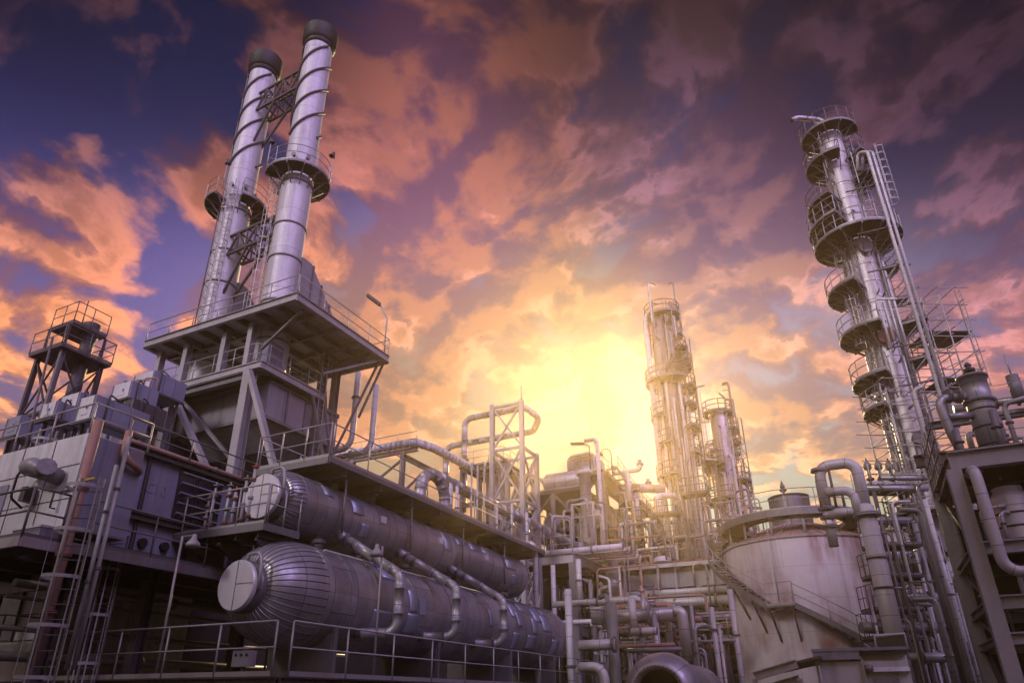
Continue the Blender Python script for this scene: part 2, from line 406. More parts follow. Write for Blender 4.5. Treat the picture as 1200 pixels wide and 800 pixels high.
# downcomers from the upper into the lower drum
for i, (pt, el, bo) in enumerate([((436,636), (469,673), (463,742)), ((507,654), (535,688), (535,746)), ((562,674), (590,703), (592,754))]):
    e = at(*el, Y=11.75); x = e[0]; zb = zat(x, 11.75, bo[1])
    lab = ['thick bent silver pipe joining the two drums nearest their domed ends', 'silver bent pipe joining both drums, second of the three down the drums', 'silver bent pipe joining both drums at the end farthest from the round covers'][i]
    t = thing('downcomer_pipe', lab, 'pipe', (x, 11.75, zb), 'downcomer pipes between the drums')
    p = [(x-.35, UY-.5, UZ-.5), (x, 11.75, e[2]), (x, 11.75, zb), (x-.5, LY-.9, zb+.02)]
    r = .145
    pt_, rr_ = banded(fillet(p, .34), r, .62, .05, 1.08); MB().tube(pt_, r, 14, True, 0, rr_).build('pipe_run', 'pipe', t)
    q = Vector(p[0]).lerp(Vector(p[1]), .22); flange(MB(), q, Vector(p[1])-Vector(p[0]), r*1.35, .06).build('flange', 'clad_dark', t)
# ------------------------------------------------------------------ small platform round the upper manway
PZ = 5.97
t = thing('drum_platform', 'small railed platform around the pale end cover of the upper drum', 'platform', (13.15, 13.7, PZ))
MB().box((13.2, 13.72, PZ-.05), (14.45, 17.95, PZ)).build('deck', 'grating', t)
mb = MB().bar((13.17, 13.7, PZ-.07), (13.17, 17.95, PZ-.07), .06, .2).bar((13.17, 13.7, PZ-.07), (14.5, 13.7, PZ-.07), .06, .2); mb.build('edge_beam', 'steel', t)
for y in (13.95, 14.75, 15.9, 16.5, 17.4): MB().ibeam((13.22, y, PZ-.2), (14.5, y, PZ-.2), .12, .24, .02).build('joist', 'steel_dark', t)
for y in (14.0, 15.4, 16.4):
    MB().add([(13.3,y-.03,PZ-.33),(14.4,y-.03,PZ-.33),(14.4,y-.03,PZ-1.0),(13.3,y+.03,PZ-.33),(14.4,y+.03,PZ-.33),(14.4,y+.03,PZ-1.0)], [(0,1,2),(5,4,3),(0,3,4,1),(1,4,5,2),(2,5,3,0)]).bar((13.25, y, PZ-.36), (14.45, y, PZ-1.05), .1, .1).build('bracket', 'steel_dark', t)
MB().rail([(13.17, 17.95, PZ), (13.17, 13.7, PZ)], sp=1.1).build('railing', 'rail', t)
MB().rail([(13.25, 13.7, PZ), (14.45, 13.7, PZ)], sp=.6, toe=0).build('railing', 'rail', t)
# gauges and standpipes on the platform
for i, (px, py0, py1) in enumerate([(264, 606, 570), (272, 606, 575), (283, 604, 562), (291, 604, 548), (246, 612, 570), (240, 614, 585)]):
    b = at(px, py0, X=13.75); zt = zat(b[0], b[1], py1); z0 = PZ
    lab = ['level gauge column with dark flanges farthest left but one of the row behind the platform rail', 'tall thin valve column just left of the pale drum cover', 'short valve column half hidden behind the pale drum cover', 'valve standing up above the top of the pale drum cover', 'thin grey standpipe with handwheel behind the platform rail', 'leftmost thin standpipe behind the rail of the drum platform'][i]
    t = thing('gauge_column', lab, 'gauge', (b[0], b[1], z0), 'gauges and valves on the drum platform')
    MB().cyl((b[0], b[1], z0), (b[0], b[1], zt), .035 if i > 3 else .05, 8).build('stem', 'steel_light', t)
    for k in range(3):
        z = z0+(zt-z0)*(.25+.28*k); flange(MB(), (b[0], b[1], z), (0,0,1), .1, .035, 10).build('flange', 'steel_light' if k % 2 else 'rust', t)
    MB().lathe((b[0], b[1], zt), (0,0,1), [(0,.02),(0,.1),(.04,.1),(.04,.02),(.12,.03),(.16,.001)], 12).build('handwheel', 'red' if i in (1,3) else 'steel', t)
# ------------------------------------------------------------------ long deck over the drums
UZ0 = 8.34
t = thing('drum_roof_deck', 'long steel walkway deck running above the two clad drums', 'walkway', (15.0, 13.3, UZ0))
MB().box((15.05, 13.4, UZ0-.06), (31.2, 16.25, UZ0)).build('deck', 'steel', t)
mb = MB().bar((15.0, 13.35, UZ0-.07), (31.2, 13.35, UZ0-.07), .08, .15).bar((15.0, 16.3, UZ0-.07), (31.2, 16.3, UZ0-.07), .08, .15).bar((15.0, 13.35, UZ0-.1), (15.0, 16.3, UZ0-.1), .08, .2).bar((31.2, 13.35, UZ0-.12), (31.2, 16.3, UZ0-.12), .08, .26); mb.build('edge_beam', 'steel', t)
for k in range(9): MB().ibeam((15.9+1.85*k, 13.4, UZ0-.22), (15.9+1.85*k, 16.25, UZ0-.22), .14, .3, .02).build('joist', 'steel', t)
for x, y in ((16.2, 13.6), (19.9, 13.6), (23.6, 13.6), (27.3, 13.6), (31, 13.6), (16.2, 16), (23.6, 16), (31, 16)):
    MB().cyl((x, y, 6.3 if y < 14 else DZ), (x, y, UZ0-.36), .035, 10).build('post', 'steel', t)
MB().rail([(15.0, 16.3, UZ0), (15.0, 13.35, UZ0)], sp=1.1).build('railing', 'rail', t)
MB().rail([(15.1, 13.35, UZ0), (31.2, 13.35, UZ0)], sp=1.85, r=.022).build('railing', 'rail', t)
MB().rail([(15.1, 16.3, UZ0), (31.2, 16.3, UZ0)], sp=1.85, r=.022).build('railing', 'rail', t)
# lamps on thin poles beside the drums
for i, (px, p0, p1, X) in enumerate([(208, 790, 628, 12.9), (445, 796, 640, None)]):
    if X: b = at(200, 700, X=11.6)
    else: b = at(444, 700, Y=10.98)
    zt = zat(b[0], b[1], p1); lab = ['bell-shaped floodlight on a thin pole below the drum platform', 'bell-shaped floodlight on a thin pole in front of the two drums'][i]
    t = thing('pole_lamp', lab, 'lamp', (b[0], b[1], DZ), 'bell floodlights on poles')
    MB().cyl((b[0], b[1], DZ), (b[0], b[1], zt), .03, 8).build('pole', 'rail', t)
    o = (.12, .34) if i else (.1, -.3)
    h = MB().lathe((b[0]+(-.1 if i else .14), b[1]+(.1 if i else -.26), zt+.05), (0,0,-1), [(0,.001),(0,.05),(.1,.065),(.15,.1),(.22,.16),(.31,.18),(.31,.155),(.22,.12),(.15,.04)], 20).build('lamp_shade', 'steel_light', t)
    MB().lathe((b[0]+(-.1 if i else .14), b[1]+(.1 if i else -.26), zt-.23), (0,0,-1), [(0,.15),(.02,.001)], 16).build('lens', 'lens', h)
    MB().bar((b[0], b[1], zt), (b[0]+(-.1 if i else .14), b[1]+(.1 if i else -.26), zt+.03), .03).build('bracket', 'steel', t)
b = at(165, 664, X=13.); t = thing('floodlight', 'grey horn-shaped floodlight in the dark gap under the furnace edge', 'floodlight', b)
d = Vector((-.35, -.75, -.35)).normalized(); MB().lathe(Vector(b)-d*.25, d, [(0,.001),(0,.09),(.2,.1),(.24,.16),(.46,.26),(.48,.24),(.3,.1)], 18).build('lamp_shade', 'steel_light', t)
MB().bar(b, (b[0]+.4, b[1]+.1, b[2]+.1), .05).bar((b[0]+.4, b[1]+.1, b[2]-.0), (b[0]+.4, b[1]+.1, b[2]+1.4), .06).build('bracket', 'steel', t)
# ------------------------------------------------------------------ helpers for towers
def ringplat(root, c, z, r0, r1, a0, a1, fl='grating', rail='rail', rl=True, br=True, name='platform', h=1.1, nb=None, tr=.022, sp=1.2):
    """platform ring sector (degrees) with kick plate, brackets and rail as sub-parts"""
    a0, a1 = math.radians(a0), math.radians(a1)
    p = MB().sector(c, r0, r1, a0, a1, z-.06, z).build(name, fl, root)
    mb = MB().sector(c, r1-.02, r1+.03, a0, a1, z-.11, z+.02); n = nb or max(2, int((a1-a0)/.5))
    if br:
        for k in range(n+1):
            a = a0+(a1-a0)*k/n; ca, sa = math.cos(a), math.sin(a)
            P = lambda r, zz: (c[0]+r*ca, c[1]+r*sa, zz)
            mb.bar(P(r0, z-.14), P(r1, z-.14), .07, .14); mb.bar(P(r0, z-.2-(r1-r0)*.75), P(r1-.25, z-.2), .06)
        mb.build('bracket_frame', 'steel', p)
    if rl:
        full = a1-a0 > 2*PI-.01
        MB().arcrail(c, r1, a0, a1, z, h=h, tr=tr, sp=sp).build('railing', rail, p)
        if not full and r1-r0 > .5:
            m2 = MB()
            for a in (a0, a1): m2.rail([(c[0]+r*math.cos(a), c[1]+r*math.sin(a), z) for r in (r0+.15, r1)], r=.022, toe=0, sp=.9)
            m2.build('end_railing', rail, p)
    return p
def caged(root, c, R, z0, z1, ang, cage_from=2.2, rail='rail'):
    """ladder with safety cage standing off a round shell; ang in degrees"""
    a = math.radians(ang); x, y = c[0]+(R+.18)*math.cos(a), c[1]+(R+.18)*math.sin(a)
    l = MB().ladder(x, y, z0, z1+1.0, a).build('ladder', rail, root)
    if z1-z0 > cage_from+.6: MB().cage(x, y, z0+cage_from, z1+1.0, a, .36, .75, 7).build('safety_cage', rail, l)
    return l
# ------------------------------------------------------------------ twin chimney stacks
STK = [((22.3, 24.5), 41.55, 116, 'right-hand silver chimney of the twin pair, the nearer one'), ((22.5, 29.6), 42.0, 212, 'left-hand silver chimney of the twin pair, standing farther off')]
for (c, zt, la, lab) in STK:
    t = thing('chimney_stack', lab, 'chimney', (c[0], c[1], 16.2), 'twin silver chimneys with black tops')
    zp = 29.2; R = .87
    MB().lathe((c[0], c[1], 16.2), (0,0,1), [(0,R),(zp-16.4,R),(zp-16.4,R),(zp-16.1,R*.8),(zp-16.1,R*.8),(zp-16,R*.8),(zp-15.7,R),(zp-15.7,R),(zt-1.2-16.2,R)], 40).build('shell', 'stack', t)
    MB().lathe((c[0], c[1], zt-1.55), (0,0,1), [(0,R),(0,R+.05),(.35,R+.06),(.35,R+.06),(.45,R+.2),(1.55,R+.24),(1.55,R+.24),(1.55,R+.12),(.5,R+.1),(.2,R-.1)], 40).build('cap', 'black', t)
    for z in (18.3, 20.6, 23.4, 25.6, 28.6): MB().lathe((c[0], c[1], z), (0,0,1), [(0,R),(0,R+.05),(.1,R+.05),(.1,R)], 40).build('joint_ring', 'steel', t)
    for s in range(3):
        mb = MB(); P = []
        for k in range(85):
            a = 2*PI*k/64+2*PI*s/3+.6; z = 32.2+(zt-1.7-32.2)*k/84
            P.append((c[0]+(R+.06)*math.cos(a), c[1]+(R+.06)*math.sin(a), z))
        mb.tube(P, .075, 6); mb.build('helical_strake', 'steel_dark', t)
    ringplat(t, c, zp, R+.04, 1.82, la+25-360, la-25, rail='rail')
    # ladder and cage from the support deck up to the gallery
    caged(t, c, R, 19.3, zp, la, 1.2)
    # conduit up the shell and inspection ports
    a = math.radians(la-70); MB().tube([(c[0]+(R+.07)*math.cos(a), c[1]+(R+.07)*math.sin(a), 19.3), (c[0]+(R+.07)*math.cos(a), c[1]+(R+.07)*math.sin(a), zt-2)], .035, 6).build('conduit', 'steel', t)
    for k in range(3):
        a = math.radians(200+50*k); d = Vector((math.cos(a), math.sin(a), 0)); q = Vector((c[0], c[1], 30.3))+d*R
        flange(MB().cyl(q-d*.05, q+d*.18, .09, 10), q+d*.16, d, .14, .03, 10).build('inspection_port', 'steel', t)
    # gallery lights
    for aa in ((150, 300) if c is STK[0][0] else (200,)):
        a = math.radians(aa); q = Vector((c[0]+1.84*math.cos(a), c[1]+1.84*math.sin(a), zp))
        l = MB().cyl(q, q+Vector((0,0,2.1)), .03, 6).build('lamp_post', 'rail', t)
        MB().lathe(q+Vector((0,0,2.15)), (math.cos(a)*-.3, math.sin(a)*-.3, -.8), [(-.1,.001),(-.1,.08),(.08,.13),(.22,.2),(.2,.12)], 14).build('lamp_shade', 'steel_dark', l)
# trusses that tie the two chimneys together
def truss(lab, z0, z1, off, n=5):
    t = thing('link_truss', lab, 'truss', (22.4, 27, z0))
    a, b = Vector((22.3+off, 25.2, 0)), Vector((22.5+off, 28.9, 0)); e = Vector((.55, 0, 0))
    mb = MB()
    for s in (-1, 1):
        for z in (z0, z1): mb.bar(a+e*s+Vector((0,0,z)), b+e*s+Vector((0,0,z)), .14)
    mb.build('chord', 'steel_dark', t); mb = MB()
    for s in (-1, 1):
        for k in range(n):
            p, q = a.lerp(b, k/n)+e*s, a.lerp(b, (k+1)/n)+e*s
            zz = (z0, z1) if k % 2 else (z1, z0); mb.bar(p+Vector((0,0,zz[0])), q+Vector((0,0,zz[1])), .1)
            mb.bar(p+Vector((0,0,z0)), p+Vector((0,0,z1)), .07)
    for k in range(n+1):
        p = a.lerp(b, k/n)
        for z in (z0, z1): mb.bar(p-e+Vector((0,0,z)), p+e+Vector((0,0,z)), .08)
    mb.build('lattice', 'steel_dark', t)
    m2 = MB()
    for s in (-1, 1): m2.bar(a.lerp(b, .55)+e*s+Vector((0,0,z0)), b+e*s*.6+Vector((0,0,z0-2.6)), .13)
    m2.build('strut', 'steel_dark', t)
truss('lattice truss linking the two chimney tops below the black caps', 36.6, 38.1, 0)
truss('lower lattice truss between the two chimneys under their galleries', 25.2, 26.5, 0)
# ------------------------------------------------------------------ support frame of the chimneys
FX0, FX1, FY0, FY1, FZ = 20.1, 27.5, 20.95, 31.6, 19.2
t = thing('chimney_support_frame', 'tall steel frame with two railed decks that carries the twin chimneys', 'steel frame', (20.8, 24.1, 8.8))
up = MB().box((FX0+.1, FY0+.1, FZ-.06), (FX1-.1, FY1-.1, FZ)).build('upper_deck', 'soffit', t)
mb = MB()
for p, q in (((FX0,FY0),(FX1,FY0)),((FX0,FY0),(FX0,FY1)),((FX0,FY1),(FX1,FY1)),((FX1,FY0),(FX1,FY1))): mb.ibeam((p[0],p[1],FZ-.16), (q[0],q[1],FZ-.16), .2, .42, .03)
mb.build('edge_beam', 'steel_light', up)
mb = MB()
for k in range(1, 8): mb.ibeam((FX0+.1, FY0+k*1.33, FZ-.26), (FX1-.1, FY0+k*1.33, FZ-.26), .18, .36, .03)
for x in (21.6, 23.2, 24.9, 26.3): mb.ibeam((x, FY0+.1, FZ-.34), (x, FY1-.1, FZ-.34), .16, .26, .03)
mb.build('joist', 'steel', up)
MB().rail([(FX0, FY1, FZ), (FX0, FY0, FZ)], sp=1.7, r=.028).build('railing', 'rail', up)
MB().rail([(FX0+.05, FY0, FZ), (FX1, FY0, FZ), (FX1, FY1, FZ)], sp=1.8, r=.028).build('railing', 'rail', up)
# lower deck
LX0, LX1, LY0, LY1, LZ2 = 20.75, 25.4, 23.35, 30.9, 16.45
lo = MB().box((LX0+.05, LY0+.05, LZ2-.06), (LX1, LY1, LZ2)).build('lower_deck', 'soffit', t)
mb = MB()
for p, q in (((LX0,LY0),(LX1,LY0)),((LX0,LY0),(LX0,LY1)),((LX1,LY0),(LX1,LY1))): mb.ibeam((p[0],p[1],LZ2-.15), (q[0],q[1],LZ2-.15), .16, .36, .03)
mb.build('edge_beam', 'steel_light', lo)
MB().rail([(LX0, LY1, LZ2), (LX0, LY0+.5, LZ2), (LX0+.5, LY0, LZ2), (LX1, LY0, LZ2)], sp=1.3, r=.026).build('railing', 'rail', lo)
for y in (31.05, 29.0, 26.2, 24.4): MB().ibeam((20.85, y, LZ2), (20.85, y, FZ-.38), .3, .34, .04, (1,0,0)).build('column', 'steel_light', t)
for y in (29.45, 24.05): MB().ibeam((20.85, y, 8.2), (20.85, y, LZ2-.34), .46, .5, .05, (1,0,0)).build('column', 'steel_light', t)
for x, y in ((25.2, 23.5), (25.2, 30.5), (27.2, 30.5), (26.6, 23.8)):
    MB().ibeam((x, y, 8.2), (x, y, FZ-.48), .34, .36, .04, (1,0,0)).build('column', 'steel', t)
for p, q, w in (((20.6,29.2,LZ2-.5),(20.6,25.5,11.3),.3), ((20.6,23.9,LZ2-.4),(20.6,21.15,10.4),.3), ((20.85,21.2,FZ-.4),(20.85,23.6,FZ-2.0),.14), ((21.0,29.1,LZ2-.6),(21.0,24.3,11.6),.2), ((21.,24.3,10.9),(21.,27.2,9.0),.14),
    ((27.2,21.4,FZ-.4),(26.6,23.6,13.2),.13), ((26.9,25.0,FZ-.4),(26.7,23.7,12.5),.16), ((26.8,21.2,FZ-.5),(24.2,22.6,17.1),.16), ((27.4,21.2,FZ-.4),(27.4,22.6,FZ-3.4),.12),((25.3,23.3,LZ2-.4),(25.9,22.6,12.),.14), ((24.3,23.2,LZ2-.4),(25.3,22.6,12.),.14)):
    MB().bar(p, q, w, w*.7).build('brace', 'steel_light' if p[0] < 20.8 else 'steel', t)
MB().ibeam((20.85, 29.45, LZ2-.55), (20.85, 24.05, LZ2-.55), .3, .4, .04).build('crossbeam', 'steel', t)
MB().ibeam((20.85, 29.4, 10.9), (20.85, 24.1, 10.9), .2, .24, .03).build('crossbeam', 'steel', t)
MB().ladder(25.0, 23.2, 9., FZ, -PI/2).build('ladder', 'rail', t)
# street lamp on the deck corner
b = at(446, 403, X=27.3); b = (27.35, b[1], FZ)
t = thing('street_lamp', 'arm lamp standing at the outer corner of the chimney deck', 'lamp', (27.35, 21.15, FZ))
MB().tube([(27.35, 21.15, FZ), (27.35, 21.15, FZ+2.5), (27.0, 21.45, FZ+3.3)], .05, 8, True, .5).build('pole', 'rail', t)
d = Vector((-.32, .55, .5)).normalized(); q = Vector((27.0, 21.45, FZ+3.3)); MB().bar(q, q+d*1.0, .26, .16).build('lamp_head', 'steel_dark', t)
# flue ducts sloping up into the chimneys from behind
for c, zt, la, lab in STK:
    y = c[1]; t = thing('flue_duct', 'ribbed sloping flue duct entering the '+('nearer' if c is STK[0][0] else 'farther')+' chimney from behind', 'duct', (c[0]+2, y, FZ), 'sloping flue ducts')
    P = [(c[0]+.5, 23.9), (c[0]+1.2, 23.9), (c[0]+4.4, 20.6), (c[0]+4.4, 19.25), (c[0]+.5, 19.25)]; w = .78
    mb = MB(); mb.add([(x, y-w, z) for x, z in P]+[(x, y+w, z) for x, z in P], [(0,1,2,3,4), (9,8,7,6,5)]+[(i, 5+i, 5+(i+1) % 5, (i+1) % 5) for i in range(5)]); mb.build('casing', 'grey_panel', t)
    mb = MB()
    for f in (.05, .3, .55, .8, 1.):
        x = c[0]+1.2+3.2*f; z = 23.9-3.3*f
        for s in (-1, 1): mb.bar((x, y+s*(w+.05), z+.05), (x, y+s*(w+.05), 19.25), .09)
        mb.bar((x, y-w-.05, z+.06), (x, y+w+.05, z+.06), .1)
    mb.build('stiffener', 'steel', t)
t = thing('control_panel', 'pale control cabinet behind the rail of the lower chimney deck', 'cabinet', (21.4, 23.75, LZ2)); MB().box((21.3, 23.6, LZ2+.05), (22.3, 24.0, LZ2+1.5)).build('cabinet_body', 'blue_panel', t); MB().box((21.35, 23.57, LZ2+.2), (22.25, 23.6, LZ2+1.4)).build('door', 'blue_panel', t)
# ------------------------------------------------------------------ hot-gas hopper under the chimneys and the furnace behind
t = thing('flue_hopper', 'grey flat-sided hopper hanging under the lower chimney deck', 'hopper', (22, 23.8, 11.4))
mb = MB(); zt, zm, zb = LZ2-.36, 14.1, 12.9
a = [(21.9,23.8),(27.1,23.8),(27.1,30.1),(21.9,30.1)]; b_ = [(23.2,25.2),(26,25.2),(26,28.6),(23.2,28.6)]
mb.add([(x,y,zt) for x, y in a]+[(x,y,zm) for x, y in a]+[(x,y,zb) for x, y in b_], [(i, (i+1) % 4, 4+(i+1) % 4, 4+i)[::-1] for i in range(4)]+[(4+i, 4+(i+1) % 4, 8+(i+1) % 4, 8+i)[::-1] for i in range(4)]+[(0,1,2,3), (11,10,9,8)])
mb.build('casing', 'grey_panel', t)
mb = MB()
for z in (zt-.1, zm): 
    for p, q in zip(a, a[1:]+a[:1]): mb.bar((p[0],p[1],z), (q[0],q[1],z), .2, .16)
for x in (23.2, 24.5, 25.8): mb.bar((x, 23.74, zm), (x, 23.74, zt), .1)
mb.build('stiffener', 'steel', t)
t = thing('furnace_casing', 'huge blue-grey furnace casing with horizontal ribs below the chimneys', 'furnace', (20, 30.3, 0))
MB().box((20.0, 30.4, 8.4), (40, 38, 16.4)).build('wall', 'blue_panel', t)
mb = MB()
for z in (9.2, 10.9, 12.6, 14.3, 16.0): mb.ibeam((20.0, 30.28, z), (40, 30.28, z), .26, .22, .03, (0,0,1))
for x in (20.2, 24, 27.5, 31, 34.5, 38): mb.ibeam((x, 30.24, 8.4), (x, 30.24, 16.4), .24, .3, .03, (1,0,0))
mb.build('stiffener', 'grey_panel', t)
# lower furnace box: pale end wall and long bluish side wall
BX, BY, BZ0, BZ1 = 9.4, 16.15, 5.35, 7.7
t = thing('furnace_box', 'boxy lower furnace with pale rust-stained end wall and bluish side', 'furnace', (BX, BY, BZ0))
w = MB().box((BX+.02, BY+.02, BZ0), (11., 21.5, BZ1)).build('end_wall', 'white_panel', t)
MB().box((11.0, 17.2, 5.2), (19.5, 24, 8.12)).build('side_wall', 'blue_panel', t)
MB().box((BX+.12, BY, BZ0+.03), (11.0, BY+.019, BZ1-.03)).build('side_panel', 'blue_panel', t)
mb = MB()
for x in (11.9, 13.6, 15.3, 17.0, 18.7): mb.ibeam((x, 17.15, 5.2), (x, 17.15, 8.1), .08, .1, .02, (1,0,0))
mb.ibeam((11, 17.08, 8.05), (19.5, 17.08, 8.05), .2, .2, .03); mb.ibeam((11, 17.1, 6.25), (19.5, 17.1, 6.25), .2, .2, .03)
mb.build('stiffener', 'steel_dark', t)
mb = MB()
for z in (6.6, 6.9, 7.2, 7.5, 7.8): mb.bar((13.0, 17.1, z), (14.5, 17.1, z), .1, .05, (0,.5,1))
lv = mb.build('louvre', 'blue_panel', t); MB().box((12.95, 17.14, 6.45), (14.55, 17.19, 7.95)).build('louvre_frame', 'glass_dark', lv)
for x, z in ((11.35, 5.75), (12.2, 5.6), (12.9, 5.62)): MB().cyl((x, 17.08, z), (x, 17.19, z), .13, 14).build('peephole', 'black', t)
fc = bpy.data.curves.new('lettering', 'FONT'); fc.body = 'C10'; fc.size = .42; fc.extrude = .004; fo = bpy.data.objects.new('lettering', fc); COL.objects.link(fo); fc.materials.append(M['steel'])
bpy.context.view_layer.update(); me_ = bpy.data.meshes.new_from_object(fo.evaluated_get(bpy.context.evaluated_depsgraph_get())); bpy.data.objects.remove(fo); fo = bpy.data.objects.new('lettering', me_); COL.objects.link(fo); me_.materials.clear(); me_.materials.append(M['grey_panel'])
fo.parent = t; fo.rotation_euler = (PI/2, 0, 0); fo.location = (11.95-BX, 17.185-BY, 7.0-BZ0); ORG[fo.name] = Vector((0,0,0))
mb = MB()
for y in (17.4, 18.7, 20.0): mb.box((BX+.006, y, BZ0+.02), (BX+.019, y+.025, BZ1-.02))
for z in (6.05, 6.9): mb.box((BX+.008, BY+.05, z), (BX+.018, 21.4, z+.02))
mb.build('panel_joint', 'steel_dark', t)
MB().box((BX-.015, 18.95, 5.6), (BX+.005, 19.65, 6.75)).build('access_door', 'blue_panel', t)
# burner on the end wall
t = thing('burner', 'tattered grey burner snout sticking out of the pale furnace wall', 'burner', (9.1, 17.3, 6.55))
q = Vector(at(52, 553, X=9.25)); 
MB().tube([q+Vector((.2,.42,.12)), q+Vector((-.25,.35,.1)), q+Vector((-.35,-.1,.06)), q+Vector((-.2,-.38,-.1)), q+Vector((.2,-.42,-.16))], .2, 12, True, .2, ).build('snout', 'grey_panel', t)
MB().cyl(q+Vector((-.2,-.36,-.08)), q+Vector((-.3,-.6,-.02)), .22, 14).build('flange', 'steel', t)
MB().tube([q+Vector((-.1,.5,.1)), q+Vector((-.2,.75,.05)), q+Vector((-.2,.75,-.6)), q+Vector((.1,.7,-.8))], .03, 6, True, .15).build('hose', 'black', t)
MB().box(q+Vector((-.15,.3,-.7)), q+Vector((.13,.5,-.35))).build('valve_box', 'steel_dark', t)
t = thing('grab_frame', 'small square handle frame on the pale furnace wall by the walkway', 'handle', at(72, 590, X=9.38)); q = Vector(at(73, 585, X=9.38))
MB().tube([q+Vector((0,.2,-.2)), q+Vector((-.12,.2,-.2)), q+Vector((-.12,.2,.2)), q+Vector((0,.2,.2)), q+Vector((0,-.25,.22))], .025, 6).build('bar', 'steel_dark', t)
# walkway in front of the furnace end wall
t = thing('furnace_walkway', 'railed walkway along the pale furnace end wall', 'walkway', (8.3, 15.9, 4.85))
MB().box((8.35, 15.7, 4.8), (9.35, 26, 4.86)).build('deck', 'grating', t)
MB().bar((8.3, 15.65, 4.78), (8.3, 26, 4.78), .07, .22).bar((8.3, 15.65, 4.78), (9.3, 15.65, 4.78), .07, .22).build('edge_beam', 'steel_light', t)
MB().rail([(8.3, 26, 4.86), (8.3, 15.65, 4.86), (9.1, 15.65, 4.86)], sp=2.2, r=.028).build('railing', 'rail_dark', t)
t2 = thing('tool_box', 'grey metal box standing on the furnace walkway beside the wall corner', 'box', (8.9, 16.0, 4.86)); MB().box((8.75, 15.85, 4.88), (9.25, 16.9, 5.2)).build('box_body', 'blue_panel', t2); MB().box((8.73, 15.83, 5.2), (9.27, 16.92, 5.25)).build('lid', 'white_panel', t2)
# side walkway along the furnace flank
t = thing('flank_walkway', 'narrow walkway with dark rails along the bluish furnace flank', 'walkway', (10, 16.4, 5.0))
MB().box((10.0, 15.9, 4.9), (20, 17.0, 4.96)).build('deck', 'grating', t); MB().bar((9.4, 15.85, 4.87), (20, 15.85, 4.87), .07, .24).build('edge_beam', 'steel', t)
MB().rail([(9.9, 15.85, 4.96), (20, 15.85, 4.96)], sp=1.7, r=.026).build('railing', 'rail_dark', t)
# rails and rusty pipes on top of the furnace box
t = thing('roof_railing', 'rusty pipe rail along the top edge of the lower furnace', 'railing', (11, 17.2, 8.5))
MB().rail([(9.45, 21, 7.72), (9.45, 16.2, 7.72), (11.1, 16.2, 7.72)], h=.8, sp=1.6, r=.025, toe=0).build('railing_end', 'rail', t); MB().rail([(11.1, 17.15, 8.14), (19.4, 17.15, 8.14)], h=.75, sp=2.1, r=.022, toe=0).build('railing_flank', 'rail_dark', t)
for i, (y, z, r) in enumerate([(17.3, 8.3, .06), (17.6, 8.26, .09), (18.0, 8.3, .06)]):
    pipe('roof_pipe', [(11.2, y, z), (21.5, y, z)], r, 'rust_pipe', ['rusty pipe lying along the edge of the lower furnace roof', 'thicker rusty pipe just behind the edge pipe on the furnace roof', 'thin rusty pipe farthest in on the furnace roof'][i], fl=[(0,.3),(0,.62)], group='rusty pipes on the furnace roof')
# vertical rusty pipe at the corner with its elbow
b = at(118, 496, X=9.2); t = thing('corner_pipe', 'tall rust-red pipe running up past the furnace corner', 'pipe', (9.15, 15.42, 2.2))
MB().tube([(9.15, 15.42, 2.3), (9.15, 15.42, 7.78)], .11, 12).build('pipe_run', 'rust_pipe', t)
for z in (3.4, 4.6, 6.1): flange(MB(), (9.15, 15.42, z), (0,0,1), .17, .035).build('flange', 'rust', t)
MB().bar((9.15, 15.42, 6.3), (9.15, 15.0, 6.3), .05).build('bracket', 'yellow', t)
pipe('bent_pipe', [(10.3, 15.95, 8.0), (10.3, 15.95, 7.3), (10.9, 15.95, 7.1), (11.2, 17.1, 7.1)], .09, 'rust_pipe', 'short rusty elbow pipe tucked behind the corner pipe', bend=.3)
for i, (px, py) in enumerate([(133, 560), (150, 520)]):
    b = at(px, py, X=9.9); pipe('riser_pipe', [(9.9, b[1], 2.3), (9.9, b[1], 7.6 if i else 6.9)], .05, 'rail', ['slim pale riser just right of the rust-red corner pipe', 'slimmer pale riser reaching above the furnace edge'][i], fl=[(0,.4),(0,.75)], n=8)
# caged ladders at the left
def cage_tower(lab, x, y, z0, z1, ang, r=.4, mat_='rail', hoop=.95, nb=5):
    t = thing('caged_ladder', lab, 'ladder', (x, y, z0)); MB().ladder(x, y, z0, z1+1, ang, .46).build('ladder', 'rail_dark', t)
    MB().cage(x, y, z0+.2, z1+.9, ang, r, hoop, nb, .07).build('safety_cage', mat_, t); return t
cage_tower('large caged ladder with flat hoops climbing to the furnace walkway', 8.95, 14.72, 0, 5.2, PI+.6, .36)
cage_tower('slim caged ladder rising beside the deck rail in the dark gap', 11.35, 16.9, .1, 4.6, PI+.4, .3, 'rail', 1.1, 7)
hp_ = at(67, 508, X=10.4)
cage_tower('caged ladder with pale round hoop behind the furnace end wall top', 10.4, hp_[1], 7.0, hp_[2]-1.0, PI+.4, .36, 'rail', 1.0)
